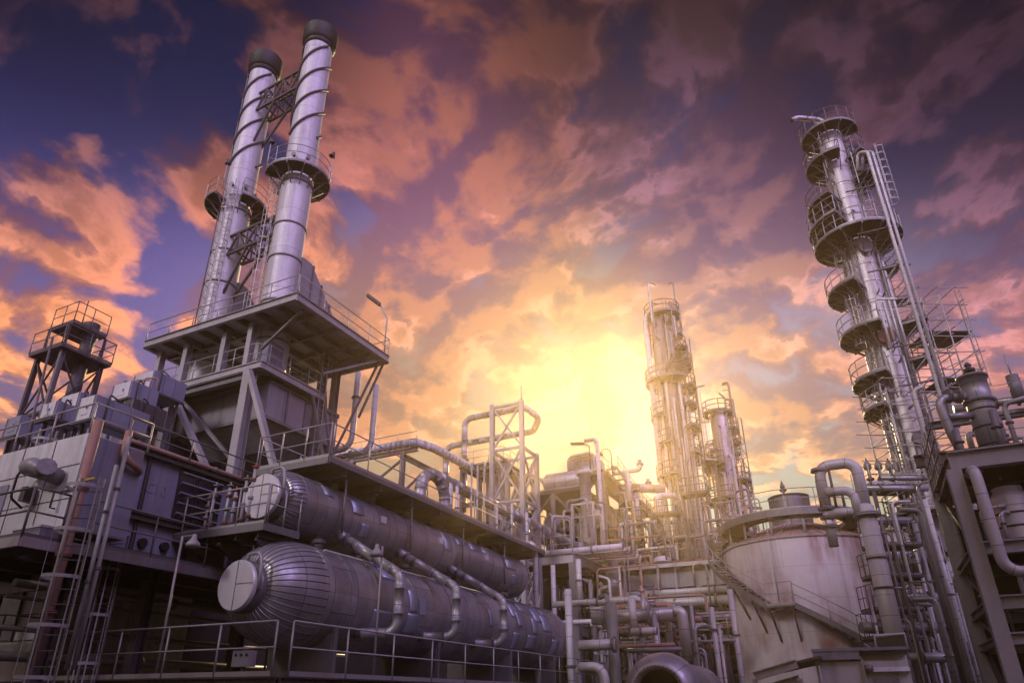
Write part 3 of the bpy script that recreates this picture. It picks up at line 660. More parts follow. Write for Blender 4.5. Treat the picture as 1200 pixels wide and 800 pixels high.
# fan and duct housings on the furnace
def face_box(name, lab, tl, tr, br, X, dx, cat='duct housing', m='white_panel', side='blue_panel', legs=True):
    a, b, c = at(*tl, X=X), at(*tr, X=X), at(*br, X=X); y0, y1 = sorted((b[1], a[1])); z1 = (a[2]+b[2])/2; z0 = c[2]
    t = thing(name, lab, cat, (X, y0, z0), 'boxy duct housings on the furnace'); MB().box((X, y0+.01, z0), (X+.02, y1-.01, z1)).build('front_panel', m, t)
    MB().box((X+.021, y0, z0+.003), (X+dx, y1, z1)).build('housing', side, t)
    if legs: 
        mb = MB()
        for y in (y0+.15, y1-.15):
            for x in (X+.2, X+dx-.2): mb.bar((x, y, z0-1.6), (x, y, z0), .1)
        mb.bar((X-.05, y0-.05, z0-.06), (X+dx, y0-.05, z0-.06), .1); mb.bar((X-.05, y0-.05, z0-.06), (X-.05, y1, z0-.06), .1)
        mb.each('support_leg', 'steel_dark', t)
    for f in (.33, .66): MB().bar((X+dx*f, y0-.03, z0+.02), (X+dx*f, y0-.03, z1-.02), .05).build('stiffener', side, t)
    for y in (y0+.04, y1-.04): MB().bar((X-.012, y, z0+.02), (X-.012, y, z1-.02), .05, .02).build('flange_strip', 'steel', t)
    w = MB().box((X-.015, y0+(y1-y0)*.3, z0+(z1-z0)*.25), (X-.002, y0+(y1-y0)*.72, z0+(z1-z0)*.75)).build('inspection_hatch', m, t); MB().bar((X-.04, y0+(y1-y0)*.36, z0+(z1-z0)*.45), (X-.04, y0+(y1-y0)*.36, z0+(z1-z0)*.6), .025).build('handle', 'steel_dark', w)
    MB().tube([(X+dx*.2, y0-.06, z0-.4), (X+dx*.2, y0-.06, z1+.12), (X+dx*.5, y0+.2, z1+.12), (X+dx*.5, y0+.2, z1)], .03, 6, True, .1).build('cable_conduit', 'steel_dark', t)
    return t
face_box('duct_housing', 'big boxy housing with pale front and deep blue side above the furnace corner', (94,468), (114,461), (111,489), 11.5, 1.9)
face_box('duct_housing', 'pale-fronted housing left of the blue-sided one, over the round-hooped ladder', (49.7,474), (68.4,469), (64.7,488), 12, 1.1)
face_box('duct_housing', 'higher set-back housing between two pale boxes left of the chimneys', (72,466), (95,458), (91,476), 13.5, .8)
face_box('duct_housing', 'leftmost grey-blue box housing at the edge of the plant', (9,491), (27,485), (21,509), 12.5, 2.0, m='blue_panel')
face_box('duct_housing', 'small pale box housing with clutter of pipes on its lid', (133,453), (156,444), (152,465), 16, 1.3)
face_box('duct_housing', 'highest pale box housing close beside the chimney frame', (158,441), (182,433), (177,456), 18, 1.8)
face_box('fan_housing', 'dark fan housing under the cluttered pale box', (146,470), (158,466), (156,488), 14.2, 1.4, 'fan', 'steel_dark', 'steel_dark')
t = thing('lid_piping', 'small clutter of thin dark pipes over the small pale box housing', 'pipes', (16.3, 21.5, 12.2)); a_ = Vector(at(146, 450, X=16.4)); mb = MB()
for k in range(4): mb.tube([a_+Vector((.2*k,.5-.3*k,-.9)), a_+Vector((.2*k,.5-.3*k,.1+.12*k)), a_+Vector((.3+.2*k,-.3-.2*k,.1+.12*k)), a_+Vector((.3+.2*k,-.3-.2*k,-.5))], .035, 6, True, .1)
mb.build('thin_pipes', 'rust_pipe', t); flange(MB(), a_+Vector((.1,.1,.12)), (0,1,0), .1, .04, 10).build('flange', 'steel', t)
# dark tower frame at the far left
H = 36; Q = [at(15, 485, H=H), at(40, 470, H=H)]
t = thing('scaffold_tower', 'dark open steel tower with railed top and round vessel head, far left', 'tower', (15.9, 31.6, 9))
tx, ty, s = 16.7, 31.7, .95; z0, zp = 7., 16.5
for i, (a, b) in enumerate(((-1,-1),(1,-1),(1,1),(-1,1))):
    MB().ibeam((tx+a*s, ty+b*s, z0), (tx+a*s, ty+b*s, zp), .18, .2, .03, (1,0,0)).build('column', 'steel_dark' if i != 0 else 'steel', t)
mb = MB(); cs = [(tx-s,ty-s),(tx+s,ty-s),(tx+s,ty+s),(tx-s,ty+s)]
for i in range(4):
    p, q = cs[i], cs[(i+1) % 4]
    for z in (10.4, 13.4): mb.bar((*p, z), (*q, z), .14)
    for za, zb in ((7., 10.4), (10.4, 13.4), (13.4, 16.3)):
        mb.bar((*p, za), (*q, zb), .07); mb.bar((*q, za), (*p, zb), .07)
mb.build('brace', 'steel_dark', t)
pf = MB().box((tx-s-.3, ty-s-.3, zp), (tx+s+.3, ty+s+.3, zp+.12)).build('top_platform', 'steel_dark', t)
MB().rail([(tx-s-.3, ty+s+.3, zp+.12), (tx-s-.3, ty-s-.3, zp+.12), (tx+s+.3, ty-s-.3, zp+.12), (tx+s+.3, ty+s+.3, zp+.12)], sp=1.2, r=.026).build('railing', 'rail_dark', pf)
p2 = MB().box((tx-s+.1, ty-.9, zp+1.5), (tx+s-.1, ty+.9, zp+1.6)).build('upper_platform', 'steel_dark', t)
MB().rail([(tx-s+.1, ty+.9, zp+1.6), (tx-s+.1, ty-.9, zp+1.6), (tx+s-.1, ty-.9, zp+1.6)], sp=.9, r=.024).build('railing', 'rail_dark', p2)
mb = MB()
for a in (-.9, .9): mb.bar((tx+a, ty-.8, zp), (tx+a, ty-.8, zp+1.5), .1); mb.bar((tx+a, ty+.8, zp), (tx+a, ty+.8, zp+1.5), .1)
mb.each('post', 'steel_dark', t)
MB().lathe((tx+.35, ty-.35, 7.5), (0,0,1), [(0,.3),(10.1,.3),(10.1,.3),(10.3,.36),(10.5,.42),(11.1,.42),(11.1,.42),(11.15,.34),(11.2,.001)], 24).build('vessel_head', 'steel_dark', t)
MB().cyl((tx-.4, ty-.8, zp+1.6), (tx-.4, ty-.8, zp+3.), .03, 6).build('mast', 'rail_dark', t)
mb = MB()
for k in range(10): mb.tube([(tx-.8+random.random()*1.2, ty-.8+random.random()*1.2, 7.5+random.random()*2), (tx-.8+random.random()*1.4, ty-.8+random.random()*1.2, 10+random.random()*2), (tx-.8+random.random()*1.4, ty-.8+random.random()*1.2, 12.4+random.random()*1.5)], .07, 6, True, .3)
mb.build('piping', 'rust_pipe', t)
pipe('slanting_pole', [at(28, 530, X=11.2), at(62, 395, X=12.2)], .04, 'rail_dark', 'thin dark pole rising in front of the far-left tower', n=6)
# low pale building in the lower left corner
t = thing('analyser_hut', 'pale panelled hut with dark window under the furnace, lower left corner', 'hut', (12, 20.4, 0))
MB().box((12, 20.55, 1.9), (17, 27, 5.1)).build('wall', 'white_panel', t)
mb = MB()
for z in (3.2, 3.9, 4.55): mb.box((11.985, 20.6, z), (12.0, 27, z+.03))
mb.build('panel_joint', 'steel_dark', t)
MB().box((11.5, 20.2, 5.1), (17, 27, 5.28)).bar((11.45, 20.2, 5.02), (11.45, 27, 5.02), .1).build('roof', 'steel', t)
w = MB().box((11.96, 21.6, 3.25), (11.999, 22.6, 4.5)).build('window', 'glass_dark', t); MB().bar((11.95, 21.55, 3.2), (11.95, 21.55, 4.55), .05).bar((11.95, 22.65, 3.2), (11.95, 22.65, 4.55), .05).bar((11.95, 21.5, 4.52), (11.95, 22.7, 4.52), .05).build('window_frame', 'steel_dark', w)
t = thing('hut_railing', 'thin dark rail in front of the pale hut window', 'railing', (11.2, 20.4, 1.9)); MB().box((10.9, 20.3, 1.8), (12, 27, 1.88)).build('deck', 'grating', t); MB().rail([(11, 27, 1.88), (11, 20.4, 1.88), (12, 20.4, 1.88)], h=1.9, sp=2.4, toe=0).build('railing', 'rail_dark', t)
# dark understructure beneath the furnace
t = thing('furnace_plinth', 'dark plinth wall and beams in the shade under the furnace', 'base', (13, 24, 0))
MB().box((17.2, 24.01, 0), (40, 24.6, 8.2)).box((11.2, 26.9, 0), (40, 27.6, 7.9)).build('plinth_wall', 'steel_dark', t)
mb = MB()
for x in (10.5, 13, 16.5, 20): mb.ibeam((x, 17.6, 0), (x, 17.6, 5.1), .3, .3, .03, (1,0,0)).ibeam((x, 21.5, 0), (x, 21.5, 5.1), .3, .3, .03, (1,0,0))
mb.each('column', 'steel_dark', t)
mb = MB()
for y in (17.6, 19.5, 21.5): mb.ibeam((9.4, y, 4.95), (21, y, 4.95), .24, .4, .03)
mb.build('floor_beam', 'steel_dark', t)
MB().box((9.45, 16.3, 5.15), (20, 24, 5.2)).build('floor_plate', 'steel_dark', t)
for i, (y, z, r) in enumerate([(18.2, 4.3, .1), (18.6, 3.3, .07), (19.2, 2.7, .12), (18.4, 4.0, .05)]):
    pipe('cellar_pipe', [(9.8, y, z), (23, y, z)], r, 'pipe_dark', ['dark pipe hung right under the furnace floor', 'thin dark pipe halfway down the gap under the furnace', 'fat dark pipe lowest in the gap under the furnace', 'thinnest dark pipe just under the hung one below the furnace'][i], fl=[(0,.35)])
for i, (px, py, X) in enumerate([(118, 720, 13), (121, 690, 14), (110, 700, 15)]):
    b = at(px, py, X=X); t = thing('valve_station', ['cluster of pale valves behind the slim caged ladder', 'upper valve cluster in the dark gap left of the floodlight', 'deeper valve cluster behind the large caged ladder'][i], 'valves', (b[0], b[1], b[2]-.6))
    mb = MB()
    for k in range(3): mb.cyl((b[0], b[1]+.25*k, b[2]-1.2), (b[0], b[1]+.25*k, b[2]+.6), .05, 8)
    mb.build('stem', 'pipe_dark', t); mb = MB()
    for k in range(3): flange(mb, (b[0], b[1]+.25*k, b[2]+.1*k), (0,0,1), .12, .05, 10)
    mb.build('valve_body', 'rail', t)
# ------------------------------------------------------------------ white vent pipes by the chimney frame
def B2(px, py, X): return Vector(at(px, py, X=X))
for i, (top, bot, lf, X, lab) in enumerate([((420,436), (414,524), (352,538), 28.4, 'white insulated riser meeting the underside of the chimney deck'), ((441,451), (437,528), (396,538), 29.6, 'white open-ended vent pipe standing free right of the chimney deck')]):
    a = B2(*top, X); b = B2(*bot, X); c = B2(*lf, X); z = b.z
    pipe('vent_pipe', [(X, a.y, a.z), (X, a.y, z), (X, c.y, z)], .17, 'pipe_white', lab, bend=.75, fl=[(0,.35)] if i == 0 else [(1,.6)], n=14)
# pipe run along the yard, with cladding rings, on its own trestle
X = 37.
a, b = B2(402, 533, X), B2(486, 518, X); z = (a.z+b.z)/2
t = pipe('yard_pipe', [(X, a.y+2, z), (X, b.y+1.2, z), (X, b.y, z), (X+1.2, b.y-.9, z-.25), (X+8, b.y-1.1, z-.25), (X+9., b.y-2.0, z-.25), (X+9., b.y-2.0, z-4)], .3, 'pipe_white', 'fat white pipe with spiky cladding rings behind the vent pipes', bend=.9, bands=.45, n=16)
t = thing('pipe_trestle', 'steel trestle with slanted braces carrying the fat ringed pipe', 'trestle', (X, b.y+1, 9))
mb = MB()
for y in (b.y+.9, a.y-1): mb.ibeam((X, y, 5), (X, y, z-.5), .3, .3, .03, (1,0,0))
mb.each('column', 'steel', t); MB().ibeam((X, a.y+3, z-.55), (X, b.y-.3, z-.55), .25, .3).build('beam', 'steel', t)
MB().ibeam((X, b.y+.9, z-.9), (X+14, b.y+.9, z-.9), .25, .35).build('long_beam', 'steel', t)
mb = MB().bar((X, b.y+.9, z-3.6), (X+3, b.y+.9, z-1.), .14).bar((X, b.y+.9, z-3.6), (X, a.y-1, z-.9), .14).bar((X+.1, a.y-1, z-3.6), (X+.1, b.y+.9, z-1.), .14); mb.build('brace', 'steel', t)
MB().rail([(X-.2, a.y+3, z-.4), (X-.2, b.y-.3, z-.4)], sp=1.6, r=.03, toe=0).build('railing', 'rail', t)
# big expansion loop of two pipes beyond
X = 46.
r0 = B2(545, 491, X); e0 = B2(615, 482, X); lo = B2(512, 513, X); lr = B2(620, 497, X); rb = B2(540, 600, X); z1 = r0.z; z2 = lr.z
t = pipe('loop_pipe', [(X, r0.y, rb.z), (X, r0.y, z1), (X, e0.y, z1), (X+.9, e0.y-.9, (z1+z2)/2), (X+1.6, e0.y, z2), (X+1.6, lo.y, z2), (X+1.6, lo.y, z2-3)], .26, 'pipe', 'big looped white pipe with rounded end turning back above the lattice tower', bend=.62, bands=1.3, n=16, fl=[(0,.55)])
t = thing('lattice_tower', 'tall narrow lattice tower of pale steel holding the looped pipe', 'tower', (X-1, 0, 4))
X = 37.5
a, b = B2(577, 480, X-1.), B2(611, 468, X-1.); ya, yb = a.y, b.y; zt = max(a.z, b.z); zb = 5.
t.location = (X-1, ya, zb); ORG[t.name] = Vector(t.location)
leg = [(X-1, ya), (X-1, yb), (X+1.2, yb), (X+1.2, ya)]
for i, (x, y) in enumerate(leg): MB().ibeam((x, y, zb), (x, y, zt if i < 2 else zt-3.), .27, .27, .04, (1,0,0)).build('column', 'steel_light', t)
lv = [zt-.2, zt-3.2, zt-6.6, zt-10, zt-13.2]; mb = MB()
for i in range(4):
    p, q = leg[i], leg[(i+1) % 4]
    for k in range(4):
        if i and k == 0: continue
        mb.bar((*p, lv[k]), (*q, lv[k]), .16); mb.bar((*p, lv[k]), (*q, lv[k+1]), .11); mb.bar((*q, lv[k]), (*p, lv[k+1]), .11)
mb.build('lattice', 'steel_light', t)
MB().cyl((X-1, yb, zt), (X-1, yb, zt+1.), .04, 6).build('mast', 'rail', t)
# inverted U pipe and little stuff on the drum roof deck
a = Vector(at(492, 585, Y=15.4)); b = Vector(at(521, 594, Y=15.4)); tz = zat(a.x, 15.4, 549)
t = pipe('gooseneck_pipe', [(a.x, 15.4, UZ0), (a.x, 15.4, tz), (b.x, 15.4, tz), (b.x, 15.4, UZ0)], .25, 'pipe', 'shiny upside-down U pipe standing on the deck above the drums', bend=(b.x-a.x)*.49, bands=.55, n=16)
a = Vector(at(506, 562, Y=17.1)); b = Vector(at(672, 634, Y=17.1)); z = (a.z+b.z)/2
pipe('transfer_pipe', [(a.x, 17.1, z), (b.x, 17.1, z), (b.x+1.6, 16.2, z), (b.x+6, 16.1, z)], .3, 'pipe', 'long straight pipe running beside the drum deck toward the centre', bend=.8, bands=1.6, n=16, fl=[(0,.75)])
for i, (px, p1) in enumerate([(552, 542), (559, 545), (567, 541), (582, 590), (527, 566), (535, 568), (617, 600), (600, 590)]):
    a = Vector(at(px, 604, Y=16.1+.1*(i % 3))); zt = zat(a.x, a.y, p1)
    pipe('riser_pipe', [(a.x, a.y, UZ0), (a.x, a.y, zt)], .05 if i < 3 else .08, 'rail' if i < 3 else 'pipe_white', 'slim vertical pipe rising from the deck above the drums', fl=[(0,.6)], n=8, group='slim risers on the drum deck')
for i, (px, py, Y, dx, dz, m) in enumerate([(528, 575, 16.7, 2.6, 1.1, 'blue_panel'), (456, 542, 15.6, .7, .8, 'grey_panel'), (580, 600, 15.9, .9, .9, 'grey_panel')]):
    b = at(px, py, Y=Y); t = thing('equipment_box', ['long bluish box beside the upside-down U pipe', 'small grey box on the near part of the drum roof deck', 'small grey box on the far part of the drum roof deck'][i], 'box', (b[0], Y, UZ0))
    MB().box((b[0]-dx/2, Y, UZ0+.1), (b[0]+dx/2, Y+.7, UZ0+.1+dz)).build('box_body', m, t); MB().box((b[0]-dx/2-.03, Y-.03, UZ0+.1+dz), (b[0]+dx/2+.03, Y+.73, UZ0+.15+dz)).build('lid', 'white_panel', t)
    mb = MB()
    for sx in (-1, 1): mb.bar((b[0]+sx*dx*.4, Y+.35, UZ0), (b[0]+sx*dx*.4, Y+.35, UZ0+.1), .2)
    mb.build('foot', 'steel', t)
for i, (px, py, h) in enumerate([(398, 512, 1.4), (408, 520, 1.), (430, 530, 1.2), (470, 548, 1.1), (446, 556, .9)]):
    b = Vector(at(px, py+14, Y=15.9)); t = thing('valve_post', 'short valve post on the deck above the drums', 'valve', (b.x, b.y, UZ0), 'valve posts on the drum roof deck')
    MB().cyl((b.x, b.y, UZ0), (b.x, b.y, UZ0+h), .06, 8).build('stem', 'rail', t); flange(MB(), (b.x, b.y, UZ0+h*.6), (0,0,1), .14, .05, 10).build('flange', 'steel', t)
    MB().lathe((b.x, b.y, UZ0+h), (0,0,1), [(0,.03),(0,.16),(.04,.16),(.05,.001)], 12).build('handwheel', 'rust', t)
# dark railed structure behind the gooseneck
t = thing('service_platform', 'dark railed service platform behind the upside-down U pipe', 'platform', (44, 22, 8))
c = B2(546, 546, 43.); z = c.z; DY = 3.2
MB().box((43, c.y-DY, z-.15), (49, c.y+.6, z)).build('deck', 'grating', t)
mb = MB()
for x in (43.2, 46, 48.8):
    for y in (c.y-DY+.2, c.y+.4): mb.ibeam((x, y, 5), (x, y, z-.15), .28, .28, .03, (1,0,0))
mb.each('column', 'steel', t)
mb = MB()
for zz in (z-.3, z-3): mb.ibeam((43.2, c.y-DY+.2, zz), (48.8, c.y-DY+.2, zz), .2, .3).ibeam((43.2, c.y-DY+.2, zz), (43.2, c.y+.4, zz), .2, .3)
mb.build('beam', 'steel', t)
MB().rail([(43, c.y+.6, z), (43, c.y-DY, z), (49, c.y-DY, z)], sp=1.3, r=.03).build('railing', 'rail', t)
MB().cyl((45.5, c.y-1.4, z-4), (45.5, c.y-1.4, z-.4), .9, 20).build('standpipe', 'clad_light', t)
# ------------------------------------------------------------------ central process structure
X = 50.; cr = B2(705, 545, X); CYY = cr.y; c2 = B2(705, 612, X); l0 = B2(645, 574, X); lft = B2(612, 578, X)
ZA, ZB, ZC = l0.z, c2.z, B2(705, 548, X).z
Y1 = B2(612, 577, X).y; Ysp = B2(683, 570, X).y
t = thing('process_structure', 'multi-level steel structure with stairs and vessels in front of the sun glow', 'steel structure', (X, CYY, 0))
d1 = MB().box((X, Ysp, ZA-.3), (X+9, Y1, ZA)).build('lower_deck', 'steel_dark', t)
MB().rail([(X, Y1, ZA), (X, Ysp, ZA)], sp=1.5, r=.03).build('railing', 'rail', d1)
d2 = MB().box((X+.3, CYY, ZC-.4), (X+16, Ysp, ZC)).build('upper_deck', 'steel_dark', t)
MB().rail([(X+.3, Ysp, ZC), (X+.3, CYY, ZC), (X+16, CYY, ZC)], sp=1.4, r=.035).build('railing', 'rail', d2)
d3 = MB().box((X+.2, CYY, ZB-.35), (X+16, Y1, ZB)).build('middle_deck', 'steel_dark', t)
MB().rail([(X+.2, CYY, ZB), (X+16, CYY, ZB)], sp=1.7, r=.03).build('railing', 'rail', d3)
for y in (CYY+.1, Ysp, (Ysp+Y1)/2, Y1-.2):
    for x in (X+.2, X+5, X+10, X+15.5):
        MB().ibeam((x, y, 0), (x, y, (ZC if y <= Ysp+.01 else ZA)-.3), .3, .3, .04, (1,0,0)).build('column', 'pipe_dark', t)
for p, q in (((X+.2,Ysp,ZB),(X+.2,(Ysp+Y1)/2,ZA-.3)), ((X+.2,Y1-.2,ZB),(X+.2,(Ysp+Y1)/2,ZA-.3)), ((X+.2,Y1-.2,5),(X+.2,(Ysp+Y1)/2,ZB)), ((X+.2,CYY,ZB-4),(X+5,CYY,ZB-.3)), ((X+5,CYY,ZB+.2),(X+10,CYY,ZC-.4))):
    MB().bar(p, q, .22, .16).build('brace', 'steel', t)
MB().box((X+6.5, CYY+.6, 3), (X+10.5, Y1-.4, ZA-.45)).build('dark_enclosure', 'steel_dark', t)
mb = MB()
for z in (ZB-3.4, ZB-6.2): mb.box((X+.4, CYY+.2, z-.25), (X+14, Y1-.3, z))
mb.build('low_deck', 'steel_dark', t)
# stair on the flank
mb = MB(); n = 16
pa, pb = Vector((X+.8, CYY-.6, ZC)), Vector((X+15, CYY-.6, ZB+1.2))
for s in (-.45, .45): mb.bar(pa+Vector((0,s,0)), pb+Vector((0,s,0)), .08, .3)
for k in range(n+1): p = pa.lerp(pb, k/n); mb.bar(p+Vector((0,-.45,.02)), p+Vector((0,.45,.02)), .3, .04)
s_ = mb.build('stair', 'steel', t); MB().rail([pa+Vector((0,-.5,0)), pb+Vector((0,-.5,0))], sp=1.6, r=.03, toe=0).build('stair_rail', 'rail', s_)
# enclosure / vessels on it
t = thing('horizontal_vessel', 'horizontal cylinder lying on the left deck of the central structure', 'vessel', (X+2, Y1-3, ZA))
q0, q1 = B2(642, 558, X+2), B2(690, 549, X+2); zc = ZA+1.15
MB().lathe((X+2, q1.y, zc), (0,1,0), [(-.4,.001),(-.36,.35),(-.2,.65),(0,.85),(q0.y-q1.y,.85),(q0.y-q1.y+.2,.65),(q0.y-q1.y+.36,.35),(q0.y-q1.y+.4,.001)], 28).build('shell', 'clad_light', t)
for f in (.2, .8): y = q1.y+(q0.y-q1.y)*f; MB().box((X+1.4, y-.15, ZA), (X+2.6, y+.15, zc-.6)).build('saddle', 'steel', t)
mb = MB()
for k in range(4): mb.tube([(X+1.5+.3*k, q0.y+.2, zc), (X+1.5+.3*k, q0.y+1.2, zc+1.0), (X+1.5+.3*k, q0.y+2.6, zc+.9), (X+1.5+.3*k, q0.y+3.2, ZA)], .12, 8, True, .6)
mb.build('end_piping', 'pipe', t)
v = B2(687, 590, 46.); zt = zat(46, v.y, 549); zb = zat(46, v.y, 634)
t = thing('vertical_vessel', 'slender pale vertical vessel with flanged lid before the central structure', 'vessel', (46, v.y, zb))
MB().lathe((46, v.y, zb), (0,0,1), [(-.5,.001),(-.3,.3),(0,.42),(zt-zb-.5,.42),(zt-zb-.5,.6),(zt-zb-.2,.6),(zt-zb-.2,.45),(zt-zb,.001)], 24).build('shell', 'pipe_white', t)
mb = MB()
for s in (-1, 1):
    for u in (-1, 1): mb.bar((46+s*.8, v.y+u*.8, 5), (46+s*.8, v.y+u*.8, zat(46, v.y, 592)), .16)
for a in ((-1,-1,1,-1),(-1,1,1,1),(-1,-1,-1,1),(1,-1,1,1)): mb.bar((46+a[0]*.8, v.y+a[1]*.8, zat(46, v.y, 593)), (46+a[2]*.8, v.y+a[3]*.8, zat(46, v.y, 593)), .14)
mb.build('support_frame', 'steel_light', t)
t = thing('curved_pipework', 'crowded railed top of the central structure with curved pipes', 'equipment', (X+3, CYY+1.5, ZC))
yy = B2(690, 545, X+3).y
MB().cyl((X+3, yy, ZC), (X+3, yy, ZC+1.5), .8, 20).build('drum', 'clad_light', t)
mb = MB()
for k in range(5): mb.tube([(X+1.6+.6*k, yy+1.3, ZC), (X+1.6+.6*k, yy+1.3, ZC+1.9), (X+1.6+.6*k, yy-.9, ZC+2.0), (X+1.6+.6*k, yy-1.2, ZC-3)], .16, 8, True, .5)
mb.build('curved_piping', 'pipe', t)
pipe('downpipe', [(X-.2, CYY+.2, ZC+2.1), (X-.2, CYY+.2, 4)], .17, 'pipe_white', 'pale downpipe on the front corner of the central structure', fl=[(0,.3),(0,.6)])
pipe('downpipe', [(X-.3, CYY+1.2, ZC+2.4), (X-.3, CYY+.25, ZC+2.4), (X-.3, CYY+.25, ZC+2.0)], .17, 'pipe_white', 'short pale elbow on top of the corner downpipe', bend=.4)
# lamps on the structure
b = B2(690, 515, X+1); t = thing('street_lamp', 'flat-headed lamp on top of the central structure against the glow', 'lamp', (X+1, b.y, ZC))
h = zat(X+1, b.y, 522); MB().tube([(X+1, b.y, ZC), (X+1, b.y, h), (X+1, b.y+.5, h+.25)], .06, 8, True, .2).build('pole', 'steel_dark', t); MB().bar((X+1, b.y+.4, h+.25), (X+1, b.y+1.6, h+.42), .34, .16).build('lamp_head', 'steel_dark', t)
b = Vector(at(717, 545, Y=CYY)); h = zat(b.x, CYY, 528); t = thing('hook_lamp', 'hook-shaped lamp on the stair side of the central structure', 'lamp', (b.x, CYY, ZC))
MB().tube([(b.x, CYY, ZC), (b.x, CYY, h), (b.x-.4, CYY+.4, h+.2), (b.x-.7, CYY+.7, h-.3)], .05, 8, True, .35).build('pole', 'steel_dark', t); MB().lathe((b.x-.7, CYY+.7, h-.2), (0,0,-1), [(0,.05),(.1,.2),(.3,.24),(.3,.1)], 12).build('lamp_shade', 'steel_dark', t)
# pipe jungle on the flank of the structure
rn = random.Random(3)
for k in range(26):
    x = X+1.5+rn.random()*15; y = CYY-1.1-rn.random()*1.8; zt = ZB+rn.uniform(-1, 4.6)*(1-.03*(x-X)); r = rn.choice((.07, .09, .12, .16))
    pipe('riser_pipe', [(x, y, 4), (x, y, zt), (x+rn.uniform(-.6, 1.2), y+rn.choice((-.6, .9)), zt)], r, rn.choice(('pipe', 'pipe_white', 'pipe_dark', 'rust_pipe')), 'vertical pipe in the thicket below the stair of the central structure', bend=.3, n=8, group='pipe thicket beside the central structure')
for k, (px, py, lab) in enumerate([(735, 553, 'forked vent head with two valves right of the hook lamp'), (745, 575, 'low forked vent head nearer the tall double column')]):
    b = Vector(at(px, py, Y=CYY-1.2)); t = thing('forked_vent', lab, 'vent', (b.x, b.y, b.z-2)); MB().cyl(b+Vector((0,0,-2.5)), b, .22, 12).build('stem', 'pipe_white', t)
    MB().tube([b+Vector((.1,1.1,.6)), b+Vector((0,1.1,0)), b+Vector((0,-1.1,.05)), b+Vector((.1,-1.1,.9))], .18, 10, True, .3).build('fork', 'pipe', t)
    for s in (-1.1, 1.1): flange(MB(), b+Vector((0.1, s, .55)), (0,0,1), .3, .08).build('flange', 'steel', t)
# ------------------------------------------------------------------ pipe rack in the middle
X = 40.; rc = B2(672, 653, X); rl = B2(606, 660, X); RY, RZ = rc.y, rc.z
t = thing('pipe_rack', 'steel pipe rack with corner column at the far end of the drums', 'pipe rack', (X, RY, 0))
for z in (RZ, RZ-4.2):
    MB().ibeam((X, RY, z), (X, rl.y+1, z), .3, .62, .05).ibeam((X+.16, RY, z), (X+12, RY, z), .3, .62, .05).build('beam', 'steel_light' if z == RZ else 'steel', t)
for x, y in ((X, RY), (X+6, RY), (X+12, RY), (X, rl.y+.5), (X+6, rl.y+.5), (X+12, rl.y+.5)): MB().ibeam((x, y, 0), (x, y, RZ-.3), .5, .5, .05, (1,0,0)).build('column', 'steel', t)
MB().box((X+.3, RY+.3, RZ-.1), (X+12, rl.y+.5, RZ)).build('deck', 'grating', t)
for k in range(3): MB().ibeam((X+3+3*k, RY, RZ-.4), (X+3+3*k, rl.y+.5, RZ-.4), .2, .4).build('crossbeam', 'steel', t)
MB().rail([(X-.1, rl.y+.5, RZ+.3), (X-.1, RY, RZ+.3), (X+12, RY-.1, RZ+.3)], sp=1.7, r=.03, toe=0).build('railing', 'rail', t)
nm = ['nearest', 'second', 'third', 'fourth', 'fifth', 'farthest']
for k in range(6):
    x = X+.7+k*.85; r = (.2, .13, .25, .1, .16, .22)[k]
    pipe('rack_pipe', [(x, RY-3, RZ+.35+r), (x, rl.y+3, RZ+.35+r)], r, ('pipe_white', 'pipe', 'pipe', 'rust_pipe', 'pipe_white', 'pipe')[k], '%s of the six pipes lying across the top of the middle pipe rack' % nm[k], fl=[(0,.2),(0,.7)], group='pipes across the middle rack')
for i, (px, p0, p1, X2, r, lab) in enumerate([(630, 635, 790, 30.6, .13, 'pale pole-like riser just past the far end of the drums'), (669, 690, 800, 27., .15, 'pale leaning-looking riser in front of the rack corner column'), (650, 662, 730, 37, .14, 'pale riser under the rack left of the corner column'), (680, 655, 705, 38, .16, 'pale riser hugging the rack corner column')]):
    a = B2(px, p1 if p1 < 790 else 780, X2); zt = zat(X2, a.y, p0); zb = 0 if p1 > 780 else zat(X2, a.y, p1)
    pts = [(X2, a.y, zb), (X2, a.y, zt)]
    if i == 0: pts += [(X2, a.y+.9, zt)]
    if i == 2: pts = [(X2, a.y-9.5, zb), (X2, a.y, zb), (X2, a.y, zt)]
    pipe('riser_pipe', pts, r, 'pipe_white', lab, bend=.4, fl=[(0,.5)])
# upright pipes in the shade under the rack
rn = random.Random(5)
for k in range(22):
    x = X+1+rn.random()*10; y = RY-4.+rn.random()*10
    pipe('riser_pipe', [(x, y, 2), (x, y, RZ-rn.uniform(.8, 2.4)), (x, y+rn.choice((-.7,.7)), RZ-rn.uniform(.8, 2.2))], rn.choice((.09,.13,.17)), rn.choice(('pipe','pipe_white','pipe_dark','rust_pipe')), 'upright pipe crowded in the shade under the middle pipe rack', bend=.3, n=8, group='upright pipes under the middle rack')
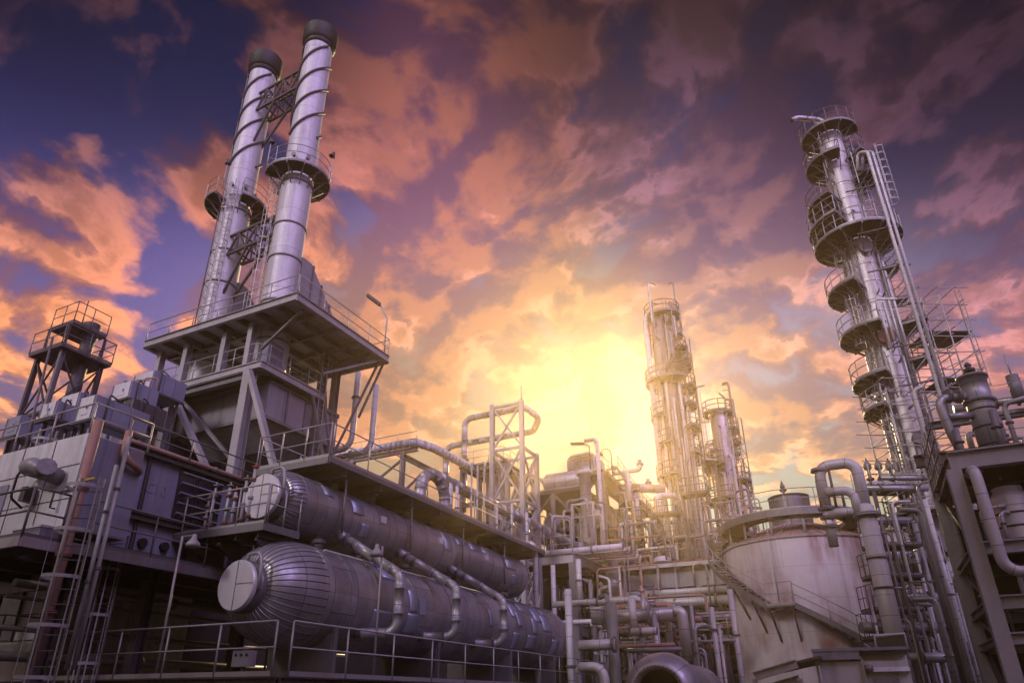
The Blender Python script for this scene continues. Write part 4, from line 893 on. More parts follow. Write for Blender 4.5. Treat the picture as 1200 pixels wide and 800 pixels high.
# ------------------------------------------------------------------ long pipe bridge / roofed duct across the yard
X = 45.; a, b = B2(705, 670, X), B2(838, 656, X); z = (a.z+b.z)/2
t = thing('pipe_bridge', 'long low bridge with slanted roof running across the yard to the tank stair', 'pipe bridge', (X, a.y, 0))
mb = MB(); y0, y1 = b.y-3, a.y
mb.add([(X,y0,z),(X,y1,z),(X+3.5,y1,z+.95),(X+3.5,y0,z+.95),(X,y0,z-.12),(X,y1,z-.12),(X+3.5,y1,z-.12),(X+3.5,y0,z-.12)], [(0,1,2,3),(7,6,5,4),(4,5,1,0),(5,6,2,1),(6,7,3,2),(7,4,0,3)][::1])
mb.build('roof', 'rust', t)
MB().bar((X-.12, y0, z-.02), (X-.12, y1, z-.02), .2, .24).build('gutter', 'steel_light', t)
MB().box((X+.3, y0, z-1.35), (X+3.2, y1-.2, z-.13)).build('duct_wall', 'grey_panel', t)
MB().ibeam((X, y0, z-3.2), (X, y1+4, z-3.2), .4, .6).build('beam', 'steel', t)
for y in (y0+1.5, (y0+y1)/2-1, (y0+y1)/2+2.2, y1-.2): MB().ibeam((X+.3, y, 0), (X+.3, y, z-1.4), .45, .45, .05, (1,0,0)).build('column', 'steel', t)
mb = MB()
for k in range(9): y = y0+1+(y1-y0-1.4)*k/8; mb.bar((X-.1, y, z-3), (X-.1, y, z), .07)
mb.build('hanger', 'rail', t)
for i, (dz, r, m) in enumerate([(1.75, .22, 'pipe_white'), (2.4, .3, 'pipe_white'), (3.9, .14, 'rust_pipe'), (4.6, .2, 'pipe')]):
    pipe('bridge_pipe', [(X-.35-.1*(i % 2), y0, z-dz), (X-.35-.1*(i % 2), y1+(5 if i > 1 else 0), z-dz)], r, m, ['upper pale pipe slung along the front of the roofed bridge', 'fat pale pipe along the front of the roofed bridge', 'thin rusty pipe under the bridge beam', 'lowest grey pipe under the bridge beam'][i], fl=[(0,.3),(0,.66)])
t = thing('domed_hatch', 'small pale dome on the slanted bridge roof', 'hatch', (X+1.8, a.y-4, z+.5)); yy = B2(776, 655, X+1.8).y
t.location = (X+1.8, yy, z+.45); ORG[t.name] = Vector(t.location)
MB().lathe((X+1.8, yy, z+.4), (0,0,1), [(0,.55),(.35,.55),(.5,.4),(.6,.001)], 20).build('dome', 'white_panel', t); flange(MB(), (X+1.8, yy, z+.5), (0,0,1), .62, .05).build('flange', 'steel', t)
# fat elbow near the corner column
b = B2(716, 655, 44.); pipe('elbow_pipe', [(44, b.y+1.8, b.z+.6), (44, b.y, b.z+.6), (44, b.y, b.z-2.2)], .42, 'pipe', 'fat grey elbow pipe at the left end of the roofed bridge', bend=1., bands=.8, n=16)
# ------------------------------------------------------------------ tall double column in the glow
H = 58.; cx, cy, _ = at(799, 566, H=H); c = (cx, cy); Z = lambda py: zat(cx, cy, py)
t = thing('distillation_column', 'tall pale column with many small platforms right beside the sun glow', 'column', (cx, cy, 0))
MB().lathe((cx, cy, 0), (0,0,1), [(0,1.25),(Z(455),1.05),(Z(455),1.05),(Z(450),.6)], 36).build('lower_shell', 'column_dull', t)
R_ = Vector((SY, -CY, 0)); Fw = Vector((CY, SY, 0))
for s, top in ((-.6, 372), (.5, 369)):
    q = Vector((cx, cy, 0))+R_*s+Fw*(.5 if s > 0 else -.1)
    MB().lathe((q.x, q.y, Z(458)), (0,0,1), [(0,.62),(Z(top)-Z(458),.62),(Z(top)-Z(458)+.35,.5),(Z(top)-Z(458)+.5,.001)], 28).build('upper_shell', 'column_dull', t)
q = Vector((cx, cy, 0))-R_*1.75-Fw*.3
MB().tube([(q.x, q.y, 6), (q.x, q.y, Z(376)), tuple(q+R_*.6+Vector((0,0,Z(368)))), tuple(q+R_*1.6+Vector((0,0,Z(369))))], .24, 12, True, .6).build('overhead_pipe', 'pipe_white', t)
for k, (s, f, r, top) in enumerate([(-1.25, -.8, .12, 470), (-.7, -1.1, .15, 452), (-.2, -1.25, .09, 480), (.45, -1.2, .17, 456), (1.0, -.9, .12, 470), (1.32, -.35, .1, 440), (.1, -1.3, .07, 520)]):
    q = Vector((cx, cy, 0))+R_*s+Fw*f; MB().tube([(q.x, q.y, 3), (q.x, q.y, Z(top)), tuple(q-(R_*s+Fw*f)*.4+Vector((0,0,Z(top)+.3)))], r, 10, True, .3).build('side_pipe', 'pipe' if k % 2 else 'pipe_white', t)
ang0 = math.degrees(math.atan2(-CY, SY))   # direction that reads as "to the right" in the photograph
for py, a0, a1, r1 in ((372, 0, 360, 1.9), (395, -40, 75, 1.9), (412, -60, 60, 2.1), (433, -50, 80, 2.4), (449, 110, 300, 2.5), (458, -60, 70, 2.6), (478, -60, 55, 2.4), (490, 130, 230, 2.3), (505, -70, 50, 2.5), (522, 130, 240, 2.1), (535, -60, 60, 2.3), (424, -40, 70, 2.2), (560, 120, 250, 2.3), (592, -40, 80, 2.6)):
    ringplat(t, c, Z(py), .75 if py < 450 else 1.1, r1*.86, ang0+a0, ang0+a1, nb=5, rail='rail_dark', tr=.045)
caged(t, c, 1.25, 4, Z(505), ang0-10); caged(t, c, 1.25, Z(505), Z(458), ang0+25); caged(t, c, 1.2, Z(458), Z(412), ang0-5); caged(t, c, 1.1, Z(412), Z(374), ang0+15)
for py in (612, 640): MB().lathe((cx, cy, Z(py)), (0,0,1), [(0,1.1),(0,1.32),(.12,1.32),(.12,1.1)], 32).build('stiffening_ring', 'steel', t)
for k in range(2): q = Vector((cx, cy, 0))+R_*(.2+.6*k); MB().cyl((q.x, q.y, Z(372)), (q.x, q.y, Z(351+5*k)), .05, 6).build('mast', 'rail', t)
# second, shorter column
H = 66.; cx2, cy2, _ = at(850, 545, H=H); c = (cx2, cy2); Z = lambda py: zat(cx2, cy2, py)
t = thing('distillation_column', 'shorter clad column with railed flat top just right of the tall pale one', 'column', (cx2, cy2, 0))
MB().lathe((cx2, cy2, 0), (0,0,1), [(0,1.45),(Z(560),1.0),(Z(556),.86),(Z(486),.84),(Z(486)+.3,.8),(Z(486)+.5,.001)], 36).build('shell', 'clad_light', t)
for py, a0, a1, r1 in ((485, 0, 360, 1.7), (506, -60, 30, 2.1), (532, -30, 220, 1.9), (566, -70, 70, 2.5), (548, 120, 250, 2.6), (588, 100, 260, 2.6), (520, -60, 40, 2.1), (580, -50, 60, 2.4), (602, -60, 50, 2.2), (628, -180, 180, 2.3)):
    ringplat(t, c, Z(py), .95, r1*.84, ang0+a0, ang0+a1, nb=5, rail='rail_dark', tr=.045)
caged(t, c, 1.1, Z(566), Z(506), ang0+5); caged(t, c, 1.1, Z(548), Z(486), ang0+165); caged(t, c, 1.4, 4, Z(566), ang0-15)
for s, top in ((-.8, 560), (.2, 540), (.9, 575)):
    q = Vector((cx2, cy2, 0))+R_*s-Fw*1.5; MB().tube([(q.x, q.y, 3), (q.x, q.y, Z(top)), tuple(q+Fw*.7+Vector((0,0,Z(top)+.2)))], .16, 10, True, .3).build('side_pipe', 'pipe_white', t)
q = Vector((cx2, cy2, Z(484))); MB().tube([q+R_*.9, q+R_*.9+Vector((0,0,1.7)), q+R_*.4+Vector((0,0,2.2))], .1, 8, True, .4).build('vent', 'pipe', t); MB().cyl(q-R_*1.5, q-R_*1.5+Vector((0,0,2.4)), .04, 6).build('mast', 'rail', t)
def clutter(t, C, Zf, r, p0, p1, n, seed, sides):
    rn = random.Random(seed)
    for k in range(n):
        sd = rn.choice(sides); a = math.radians(ang0+sd+rn.uniform(-28, 28)); z0 = Zf(rn.uniform(p1, p0)); h = rn.uniform(1.5, 5); rr = r+rn.uniform(.12, .7)
        x, y = C[0]+rr*math.cos(a), C[1]+rr*math.sin(a); m = MB()
        m.tube([(C[0]+r*.9*math.cos(a), C[1]+r*.9*math.sin(a), z0), (x, y, z0), (x, y, z0+h), (C[0]+r*.9*math.cos(a+.2), C[1]+r*.9*math.sin(a+.2), z0+h)], rn.choice((.05, .07, .1)), 8, True, .2); m.build('side_line', rn.choice(('pipe_dark', 'pipe', 'rust_pipe')), t)
tA = [o for o in bpy.data.objects if o.name.startswith('distillation_column')]
clutter(tA[0], (cx, cy), lambda py: zat(cx, cy, py), 1.05, 640, 375, 60, 1, (0, -90, -60, 180, 200)); clutter(tA[1], (cx2, cy2), lambda py: zat(cx2, cy2, py), 1.0, 630, 488, 36, 2, (0, -90, 180))
for (C, Zf, sd, p0, p1, tt) in (((cx, cy), lambda py: zat(cx, cy, py), 0, 560, 400, tA[0]), ((cx2, cy2), lambda py: zat(cx2, cy2, py), 8, 620, 490, tA[1])):
    a = math.radians(ang0+sd); mb = MB(); z0, z1 = Zf(p0), Zf(p1)
    for e in (-.5, .5):
        x, y = C[0]+2.1*math.cos(a)-e*math.sin(a), C[1]+2.1*math.sin(a)+e*math.cos(a); mb.cyl((x, y, z0), (x, y, z1), .05, 6)
    z = z0
    while z < z1-1.4:
        p = [(C[0]+2.1*math.cos(a)-e*math.sin(a), C[1]+2.1*math.sin(a)+e*math.cos(a)) for e in (-.5, .5)]
        mb.cyl((*p[0], z), (*p[1], z+1.4), .035, 5).cyl((*p[0], z), (*p[1], z), .035, 5); z += 1.4
    mb.build('stair_tower_frame', 'rail_dark', tt)
# side walkway that ties both columns, and a fat slanted pipe at left
a, b = Vector(at(690+50, 571, H=57)), Vector(at(780, 572, H=57)); pipe('cross_pipe', [a, b+Vector((0,0,-.1))], .38, 'pipe', 'fat level pipe running from the pipe thicket into the tall pale column', bands=1.)
b = Vector(at(770, 580, H=54)); pipe('small_elbow', [b+Vector((0,0,-3)), b, b+R_*1.4], .22, 'pipe_white', 'small pale elbow standing left of the tall pale column foot', bend=.4)
t = thing('column_walkway', 'dark walkway linking the two columns in the glow', 'walkway', (cx2-4, cy2+3, 14)); zz = zat(cx2-3, cy2+2, 545)
p, q = Vector(at(808, 548, H=62)), Vector(at(838, 545, H=63)); p.z = q.z = zz; MB().bar(p, q, 1.6, .25).build('deck', 'steel_dark', t); MB().rail([p-Fw*.8, q-Fw*.8], r=.03).build('railing', 'rail', t); MB().bar(Vector((p.x,p.y,0)), p, .3).bar(Vector((q.x,q.y,0)), q, .3).build('post', 'steel', t)
# ------------------------------------------------------------------ foreground tangle, bottom centre
t = thing('open_pipe_end', 'large grey drum with flared open end and black mouth, bottom centre', 'vessel', (18, 4.75, 0))
vx, vy, vz = 18., at(770, 800, X=18.)[1], 1.85
MB().lathe((vx, vy, vz), (1,0,0), [(.25,.55),(.02,.58),(0,.62),(0,.68),(.1,.78),(.35,.93),(.7,.98),(1.,.9),(1.05,.8),(4.5,.8),(4.9,.5),(5,.001)], 44).build('shell', 'clad', t)
MB().lathe((vx, vy, vz), (1,0,0), [(.24,.56),(.9,.5),(.95,.001)], 32).build('mouth', 'black', t)
mb = MB()
for k in range(40):
    a = 2*PI*k/40; mb.cyl((vx-.03, vy+.63*math.cos(a), vz+.63*math.sin(a)), (vx+.02, vy+.63*math.cos(a), vz+.63*math.sin(a)), .016, 6)
mb.build('bolt_ring', 'steel_dark', t)
for x in (19, 22): MB().box((x, vy-.6, 0), (x+.25, vy+.6, 1.2)).build('saddle', 'steel', t)
G = [  # px,py polylines at plane X, radius, material, label
 ([(679,756),(722,755)], 24, .18, 'pipe_white', 'thick pale stub pipe with flanged end beside the leaning-looking riser', [(0,.95)]),
 ([(679,781),(708,780),(714,800)], 23, .15, 'pipe_white', 'pale pipe that turns down at the bottom centre', []),
 ([(695,724),(790,716)], 27, .27, 'pipe', 'fat clad pipe lying across the middle of the tangle', [(0,.15),(0,.72)]),
 ([(788,716),(800,722),(806,775)], 27, .2, 'clad_light', 'foil-wrapped elbow at the right end of the fat clad pipe', []),
 ([(648,708),(756,697),(762,727)], 28, .13, 'pipe_white', 'long pale pipe crossing above the fat clad pipe and turning down', [(0,.5)]),
 ([(740,700),(744,738)], 26, .14, 'pipe_white', 'short pale upright left of the foil elbow in the tangle', []),
 ([(753,698),(756,725)], 27.5, .1, 'pipe', 'thin upright between the two pale uprights of the tangle', []),
 ([(716,705),(717,800)], 25, .2, 'steel', 'grey square-looking post at the left of the tangle', []),
 ([(725,757),(790,748)], 25, .07, 'rust_pipe', 'thin rusty pipe in the middle of the tangle', [(0,.5)]),
 ([(740,740),(770,738)], 24, .13, 'pipe_white', 'pale reducer-like stub above the flared drum', [(0,.4)]),
 ([(736,762),(800,770)], 21, .07, 'pipe_dark', 'dark slanting bar above the flared drum', []),
 ([(855,690),(868,800)], 29, .11, 'pipe_white', 'slim pale riser beneath the tank stair', [(0,.3)]),
 ([(800,720),(860,716)], 31, .06, 'rail', 'thin level rail pipe right of the tangle', []),
 ([(794,752),(862,746)], 28, .05, 'rail', 'lower thin level rail pipe right of the tangle', []),
]
for pl, X, r, m, lab, fl in G:
    pts = [Vector(at(*p, X=X)) for p in pl]
    if len(pts) == 2 and abs(pl[0][0]-pl[1][0]) < 15: pts[1] = Vector((X, pts[0].y, pts[1].z))
    elif len(pts) == 2: pts[1].z = pts[0].z
    else: pts[1].z = pts[0].z if abs(pl[0][1]-pl[1][1]) < 20 else pts[1].z; pts[2] = Vector((X, pts[1].y, pts[2].z))
    if pl[-1][1] >= 795: pts[-1].z = 0
    pipe('yard_pipe', pts, r, m, lab, bend=.4, fl=fl, n=12)
rn = random.Random(11)
for k in range(70):
    px = rn.uniform(700, 846); X = rn.uniform(25, 36); a = at(px, 760, X=X); h = rn.uniform(2.4, 5.4)
    pts = [(X, a[1], 0), (X, a[1], h)]
    if rn.random() < .6: pts.append((X+rn.choice((-.6,.6)), a[1]+rn.choice((-.5,.5)), h))
    pipe('thin_riser', pts, rn.choice((.035, .05, .07, .09)), rn.choice(('rail','pipe','pipe_white','pipe_dark')), 'thin upright pipe in the tangle left of the white tank', bend=.2, n=8, group='thin upright pipes left of the tank', fl=[(0, rn.uniform(.3,.9))])
t = thing('yard_trestle', 'low dark pipe frame with crossbars left of the white tank', 'frame', (30, 5.5, 0))
mb = MB()
for y in (6.2, 7.8, 9.4):
    for x in (29.5, 34): mb.ibeam((x, y, 0), (x, y, 5.2), .22, .22, .03, (1,0,0))
mb.each('column', 'steel_dark', t); mb = MB()
for z in (2.6, 3.9, 5.1):
    for x in (29.5, 34): mb.ibeam((x, 6.1, z), (x, 9.5, z), .2, .26)
    for y in (6.2, 7.8, 9.4): mb.bar((29.6, y, z-.2), (33.9, y, z-.2), .16)
mb.build('crossbar', 'steel_dark', t)
for i, (y, z) in enumerate([(6.8, 3.6), (7.2, 4.4), (8.5, 3.2), (9.0, 4.3)]):
    t = thing('yard_valve', 'small valve with handwheel in the low frame left of the tank', 'valve', (29.2, y, z), 'valves in the low frame by the tank')
    MB().cyl((29.2, y-.4, z), (29.2, y+.4, z), .08, 10).build('body', 'pipe_dark', t); flange(flange(MB(), (29.2, y-.3, z), (0,1,0), .16, .04, 10), (29.2, y+.3, z), (0,1,0), .16, .04, 10).build('flange', 'steel', t)
    MB().cyl((29.2, y, z), (29.2, y, z+.35), .025, 6).lathe((29.2, y, z+.35), (0,0,1), [(0,.02),(0,.16),(.03,.16),(.03,.02)], 12).build('handwheel', 'red', t)
# dark retaining mass behind everything low down
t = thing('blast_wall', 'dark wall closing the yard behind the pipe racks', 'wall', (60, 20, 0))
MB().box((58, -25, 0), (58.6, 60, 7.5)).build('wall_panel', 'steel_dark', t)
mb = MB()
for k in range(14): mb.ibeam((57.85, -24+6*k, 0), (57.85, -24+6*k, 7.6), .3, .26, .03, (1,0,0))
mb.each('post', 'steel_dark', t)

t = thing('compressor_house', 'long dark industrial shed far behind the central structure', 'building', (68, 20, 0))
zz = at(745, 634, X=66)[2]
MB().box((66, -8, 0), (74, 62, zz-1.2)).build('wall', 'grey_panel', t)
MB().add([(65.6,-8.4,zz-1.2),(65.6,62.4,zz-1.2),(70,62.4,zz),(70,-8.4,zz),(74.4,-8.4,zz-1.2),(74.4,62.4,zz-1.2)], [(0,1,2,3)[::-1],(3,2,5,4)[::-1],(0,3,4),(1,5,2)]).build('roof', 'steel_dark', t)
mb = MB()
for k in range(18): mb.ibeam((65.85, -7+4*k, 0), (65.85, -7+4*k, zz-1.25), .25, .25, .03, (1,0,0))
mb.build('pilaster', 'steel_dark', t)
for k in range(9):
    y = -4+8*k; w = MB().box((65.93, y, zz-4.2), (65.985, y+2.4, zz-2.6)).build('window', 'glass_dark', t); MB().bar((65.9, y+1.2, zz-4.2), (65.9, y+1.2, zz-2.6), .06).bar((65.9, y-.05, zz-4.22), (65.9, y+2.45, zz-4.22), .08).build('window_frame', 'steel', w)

rn = random.Random(77)
for i in range(7):
    y = CYY+1.2+1.35*i; z = (ZB+.9, ZB-2.3, ZB-5.2)[i % 3]; r = (.62, .5, .7)[i % 3]; x0 = 50.9+.5*(i % 2)
    t = thing('heat_exchanger', 'round-ended exchanger shell lying in the shade of the central structure', 'heat exchanger', (x0, y, z-r), 'exchanger shells in the central structure')
    MB().lathe((x0, y, z), (1,0,0), [(0,.001),(.05,r*.6),(.2,r),(.5,r),(.5,r*1.18),(.62,r*1.18),(.62,r),(5,r),(5.1,.001)], 22).build('shell', ('clad', 'pipe_dark', 'clad_light')[i % 3], t)
    MB().box((x0+1, y-r*.7, z-r-.3), (x0+1.3, y+r*.7, z-r*.7)).box((x0+4, y-r*.7, z-r-.3), (x0+4.3, y+r*.7, z-r*.7)).build('saddle', 'steel_dark', t)
for k in range(34):
    x = 46.8+rn.random()*3; y = CYY+.8+rn.random()*(Y1-CYY+1); z0 = rn.choice((RZ-6, 3., RZ)); z1 = z0+rn.uniform(2.5, 6.)
    pts = [(x, y, z0), (x, y, z1), (x+rn.choice((-.8,.9)), y+rn.choice((-.9,0,.9)), z1)]
    if rn.random() < .4: pts.append((pts[-1][0], pts[-1][1], z1-rn.uniform(1, 2.5)))
    pipe('bent_line', pts, rn.choice((.06,.08,.11,.15)), rn.choice(('pipe','pipe_white','pipe_dark','rust_pipe','rail')), 'bent pipe in the crowd before the decks of the central structure', bend=.3, n=8, group='bent pipes before the central structure', fl=[(0, rn.uniform(.2,.8))])

rn = random.Random(41)
for k in range(26):
    px = rn.uniform(685, 790); X = rn.uniform(27, 40); a = at(px, rn.uniform(700, 770), X=X); w = rn.uniform(1., 2.4)
    pts = [(X, a[1], a[2]), (X, a[1]-w, a[2])]
    if rn.random() < .6: pts.append((X, a[1]-w, max(.1, a[2]-rn.uniform(1, 3))))
    if rn.random() < .5: pts.insert(0, (X, a[1], a[2]+rn.uniform(.6, 2.)))
    pipe('cross_line', pts, rn.choice((.05,.07,.1,.13)), rn.choice(('pipe','pipe_white','pipe_dark','rail','rust_pipe')), 'level pipe bending up or down in the tangle between the drums and the tank', bend=.2, n=8, group='level pipes in the yard tangle', fl=[(0, rn.uniform(.2,.8))])
for i, (px, py, X, n) in enumerate([(735, 742, 30, 3.5), (812, 752, 33, 1.6)]):
    a = at(px, py, X=X); y = a[1]; z = a[2]
    t = thing('yard_catwalk', ('low catwalk with thin rails over the open pipe end', 'short low catwalk with thin rails beside the white tank')[i], 'catwalk', (X, y, 0))
    MB().box((X, y-n, z-.06), (X+.9, y+.5, z)).build('deck', 'grating', t); MB().rail([(X, y+.5, z), (X, y-n, z)], sp=.9, r=.02).build('railing', 'rail', t)
    mb = MB()
    for k in range(3): mb.bar((X+.45, y+.3-k*(n+.1)/2, 0), (X+.45, y+.3-k*(n+.1)/2, z-.06), .14)
    mb.each('post', 'steel_dark', t)

rn = random.Random(91)
for k in range(70):
    x = rn.uniform(41, 57); y = rn.uniform(4, CYY-1) if rn.random() < .7 else rn.uniform(CYY-1, Y1+1); z0 = rn.choice((0, 4, RZ-3)); z1 = rn.uniform(6, 15.5)
    pts = [(x, y, z0), (x, y, z1)]
    if rn.random() < .7: pts += [(x+rn.uniform(-1, 1), y+rn.uniform(-1.2, 1.2), z1)]
    if rn.random() < .4: pts += [(pts[-1][0], pts[-1][1], z1-rn.uniform(.8, 2))]
    pipe('slender_riser', pts, rn.choice((.045, .06, .08, .11)), rn.choice(('pipe_dark','rust_pipe','pipe','rail_dark','pipe_white')), 'slender riser in the distant clutter between the middle rack and the tall pale column', bend=.25, n=8, group='slender risers in the distant clutter', fl=[(0, rn.uniform(.5,.95))])
for k in range(36):
    x = rn.uniform(41, 52); y = rn.uniform(7, 17); z = rn.uniform(5.5, 14); w = rn.uniform(1.5, 4)
    pipe('level_line', [(x, y, z-rn.uniform(.5, 2)), (x, y, z), (x+rn.uniform(-.2,.2), y-w, z), (x, y-w, z-rn.uniform(.5, 3))], rn.choice((.05, .07, .1)), rn.choice(('pipe_dark','rust_pipe','pipe','pipe_white')), 'thin hoop-shaped line in the distant clutter behind the roofed bridge', bend=.25, n=8, group='hoop-shaped lines in the distant clutter', fl=[(1, rn.uniform(.2,.8))])
for i in range(9):
    x = rn.uniform(46, 56); y = 6.5+1.1*i; z = (9.5, 12.2, 14.6)[i % 3]; n_ = rn.uniform(1.6, 2.8)
    t = thing('access_platform', 'little railed access platform among the pipes behind the roofed bridge', 'platform', (x, y, 0), 'little access platforms in the clutter')
    MB().box((x-.6, y-n_/2, z-.08), (x+.6, y+n_/2, z)).build('deck', 'steel_dark', t); MB().rail([(x+.6, y+n_/2, z), (x-.6, y+n_/2, z), (x-.6, y-n_/2, z), (x+.6, y-n_/2, z)], sp=.7, r=.035).build('railing', 'rail_dark', t)
    for yy in (y-n_/2+.1, y+n_/2-.1): MB().bar((x, yy, 0), (x, yy, z-.08), .16).build('post', 'steel_dark', t)
    MB().ladder(x-.8, y, 5, z+1, PI).build('ladder', 'rail_dark', t)
# ------------------------------------------------------------------ white storage tank
H = 43.; tx, ty, _ = at(934, 640, H=H); TC = (tx, ty); TR = 4.12; TF = math.degrees(math.atan2(-ty, -tx)) % 360   # TF faces the camera
fx, fy = tx+TR*math.cos(math.radians(TF)), ty+TR*math.sin(math.radians(TF)); FZ_ = lambda py: zat(fx, fy, py)
TZ = FZ_(629)
t = thing('storage_tank', 'rust-stained white storage tank with ring walkway and round hatch on its roof', 'tank', (tx, ty, 0))
MB().lathe((tx, ty, 0), (0,0,1), [(0,TR),(TZ,TR),(TZ,TR),(TZ+.02,TR+.08),(TZ+.1,TR+.08),(TZ+.1,TR+.08),(TZ+.12,TR-.02)], 72).build('shell', 'tank', t)
r_ = MB().lathe((tx, ty, TZ+.1), (0,0,1), [(0,TR),(1.15,1.6),(1.2,1.6),(1.25,.001)], 48, flat=True).build('roof', 'tank_roof', t)
mb = MB()
for k in range(48):
    a = 2*PI*k/48; mb.bar((tx+1.6*math.cos(a), ty+1.6*math.sin(a), TZ+1.27), (tx+TR*math.cos(a), ty+TR*math.sin(a), TZ+.13), .06, .05)
mb.build('roof_ribs', 'tank_roof', r_)
zr = TZ+1.55; pl = MB().sector(TC, 2.75, 4.02, 0, 2*PI, zr-.05, zr, 48).build('ring_walkway', 'steel_dark', t)
MB().sector(TC, 3.98, 4.05, 0, 2*PI, zr-.34, zr+.04, 48).sector(TC, 2.7, 2.76, 0, 2*PI, zr-.25, zr+.02, 40).build('edge_beam', 'steel', pl)
MB().arcrail(TC, 4.0, 0, 2*PI, zr, sp=1.5, tr=.026).build('railing', 'rail', pl)
mb = MB()
for k in range(14):
    a = 2*PI*k/14+.2; mb.cyl((tx+3.7*math.cos(a), ty+3.7*math.sin(a), TZ+.2), (tx+3.7*math.cos(a), ty+3.7*math.sin(a), zr-.05), .07, 8)
mb.each('post', 'steel_light', pl)
hz0 = TZ+1.1; hp = MB().lathe((tx, ty, hz0), (0,0,1), [(0,1.08),(1.95,1.08),(1.95,1.08),(1.97,1.16),(2.05,1.16),(2.05,1.16),(2.12,.001)], 32).build('roof_hatch', 'clad_dark', t)
mb = MB()
for k in range(8): a = 2*PI*k/8; mb.bar((tx+1.1*math.cos(a), ty+1.1*math.sin(a), hz0), (tx+1.1*math.cos(a), ty+1.1*math.sin(a), hz0+1.95), .06)
mb.build('hatch_rib', 'steel_dark', hp)
flange(MB().cyl((tx-.1, ty+.2, hz0+2.1), (tx-.1, ty+.2, hz0+2.6), .09, 10), (tx-.1, ty+.2, hz0+2.5), (0,0,1), .2, .05).lathe((tx-.1, ty+.2, hz0+2.6), (0,0,1), [(0,.09),(.12,.16),(.25,.1),(.4,.05),(.55,.001)], 12).build('relief_valve', 'steel', t)
# stair curling round the tank
def tp(deg, r, z): a = math.radians(TF+deg); return Vector((tx+r*math.cos(a), ty+r*math.sin(a), z))
za, zb_, zc_ = TZ+.4, FZ_(709), FZ_(762)
st = thing('tank_stair', 'curving grey stair with landing and brackets round the white tank', 'stair', tuple(tp(-15, TR+.5, zb_)))
def flight(d0, z0, d1, z1):
    n = max(8, int(abs(z1-z0)/.21)); mb = MB(); P0_ = [tp(d0+(d1-d0)*k/n, TR+.08, z0+(z1-z0)*k/n) for k in range(n+1)]; P1_ = [tp(d0+(d1-d0)*k/n, TR+.85, z0+(z1-z0)*k/n) for k in range(n+1)]
    for k in range(n):
        mb.bar(P0_[k], P0_[k+1], .05, .24); mb.bar(P1_[k], P1_[k+1], .05, .26)
    for k in range(n+1): mb.bar(P0_[k]+Vector((0,0,.03)), P1_[k]+Vector((0,0,.03)), .24, .035)
    f = mb.build('flight', 'steel', st)
    m2 = MB(); m2.tube([p+Vector((0,0,1.05)) for p in P1_], .026, 6).tube([p+Vector((0,0,.55)) for p in P1_], .02, 6)
    for k in range(0, n+1, 4): m2.cyl(P1_[k], P1_[k]+Vector((0,0,1.05)), .024, 6)
    m2.build('handrail', 'rail', f)
flight(-96, za+.2, -22, zb_); flight(-7, zb_-.02, 46, zc_-.6); flight(-128, zr, -96, za+.2)
a0, a1 = math.radians(TF-22), math.radians(TF-6.5)
ld = MB().sector(TC, TR+.06, TR+.95, a0, a1, zb_-.08, zb_).build('landing', 'steel', st); MB().arcrail(TC, TR+.92, a0, a1, zb_, sp=.6).build('handrail', 'rail', ld)
for d in (-44, -31, -21, -8): 
    z = zb_+max(0, (-22-d))*((za+.2-zb_)/74)-.15; MB().bar(tp(d, TR+.9, z), tp(d, TR+.05, z-1.5), .08).bar(tp(d, TR+.9, z), tp(d, TR+.03, z), .08).build('bracket', 'steel_dark', st)
MB().cyl(tp(-17, TR+.35, zb_), tp(-17, TR+.35, zb_+4.3), .025, 6).build('lamp_post', 'rail', st)
# ------------------------------------------------------------------ double gooseneck pipe before the tank
H = 33.; gx, gy, _ = at(1022, 630, H=H); z = lambda py: zat(gx, gy, py); R_ = Vector((SY, -CY, 0)); Fw = Vector((CY, SY, 0))
t = thing('gooseneck_pipe', 'tall thick pale pipe ending in two gooseneck bends right of the white tank', 'pipe', (gx, gy, 0))
MB().cyl((gx, gy, 0), (gx, gy, z(603)), .36, 24).build('riser', 'pipe_white', t)
flange(MB(), (gx, gy, z(603)), (0,0,1), .56, .07, 24).build('flange', 'steel_light', t)
for py in (690, 745, 655): MB().cyl((gx, gy, z(py)), (gx, gy, z(py)+.08), .4, 24).build('pipe_clamp', 'steel_dark', t)
MB().lathe((gx, gy, z(603)), (0,0,1), [(0,.36),(.35,.34),(.5,.2)], 20).build('reducer', 'pipe_white', t)
zt1, zt2 = z(541), z(573); e1, e2 = at(958, 545, X=gx), at(966, 573, X=gx)
MB().tube([(gx, gy-.02, z(598)), (gx, gy-.02, zt1), (gx, e1[1], zt1), (gx, e1[1], zat(gx, e1[1], 592))], .24, 16, True, .5).build('upper_gooseneck', 'pipe_white', t)
MB().tube([(gx-.1, gy+.3, z(600)), (gx-.1, gy+.3, zt2), (gx-.1, e2[1], zt2)], .2, 16, True, .45).build('lower_gooseneck', 'pipe_white', t)
flange(MB(), (gx, e1[1], zat(gx, e1[1], 551)), (0,0,1), .36, .06).build('flange', 'steel_light', t)
t = thing('valve_tree', 'upright valve assembly hanging under the end of the gooseneck pipe', 'valve', (gx, e1[1], 5.5))
MB().cyl((gx, e1[1], zat(gx, e1[1], 640)), (gx, e1[1], zat(gx, e1[1], 592)), .2, 14).build('body', 'clad_light', t)
for py in (596, 606, 617): flange(MB(), (gx, e1[1], zat(gx, e1[1], py)), (0,0,1), .34, .06).build('flange', 'steel', t)
MB().tube([(gx, e1[1], zat(gx, e1[1], 602)), (gx, e1[1]-1.6, zat(gx, e1[1], 602))], .2, 12).build('side_arm', 'pipe_white', t)
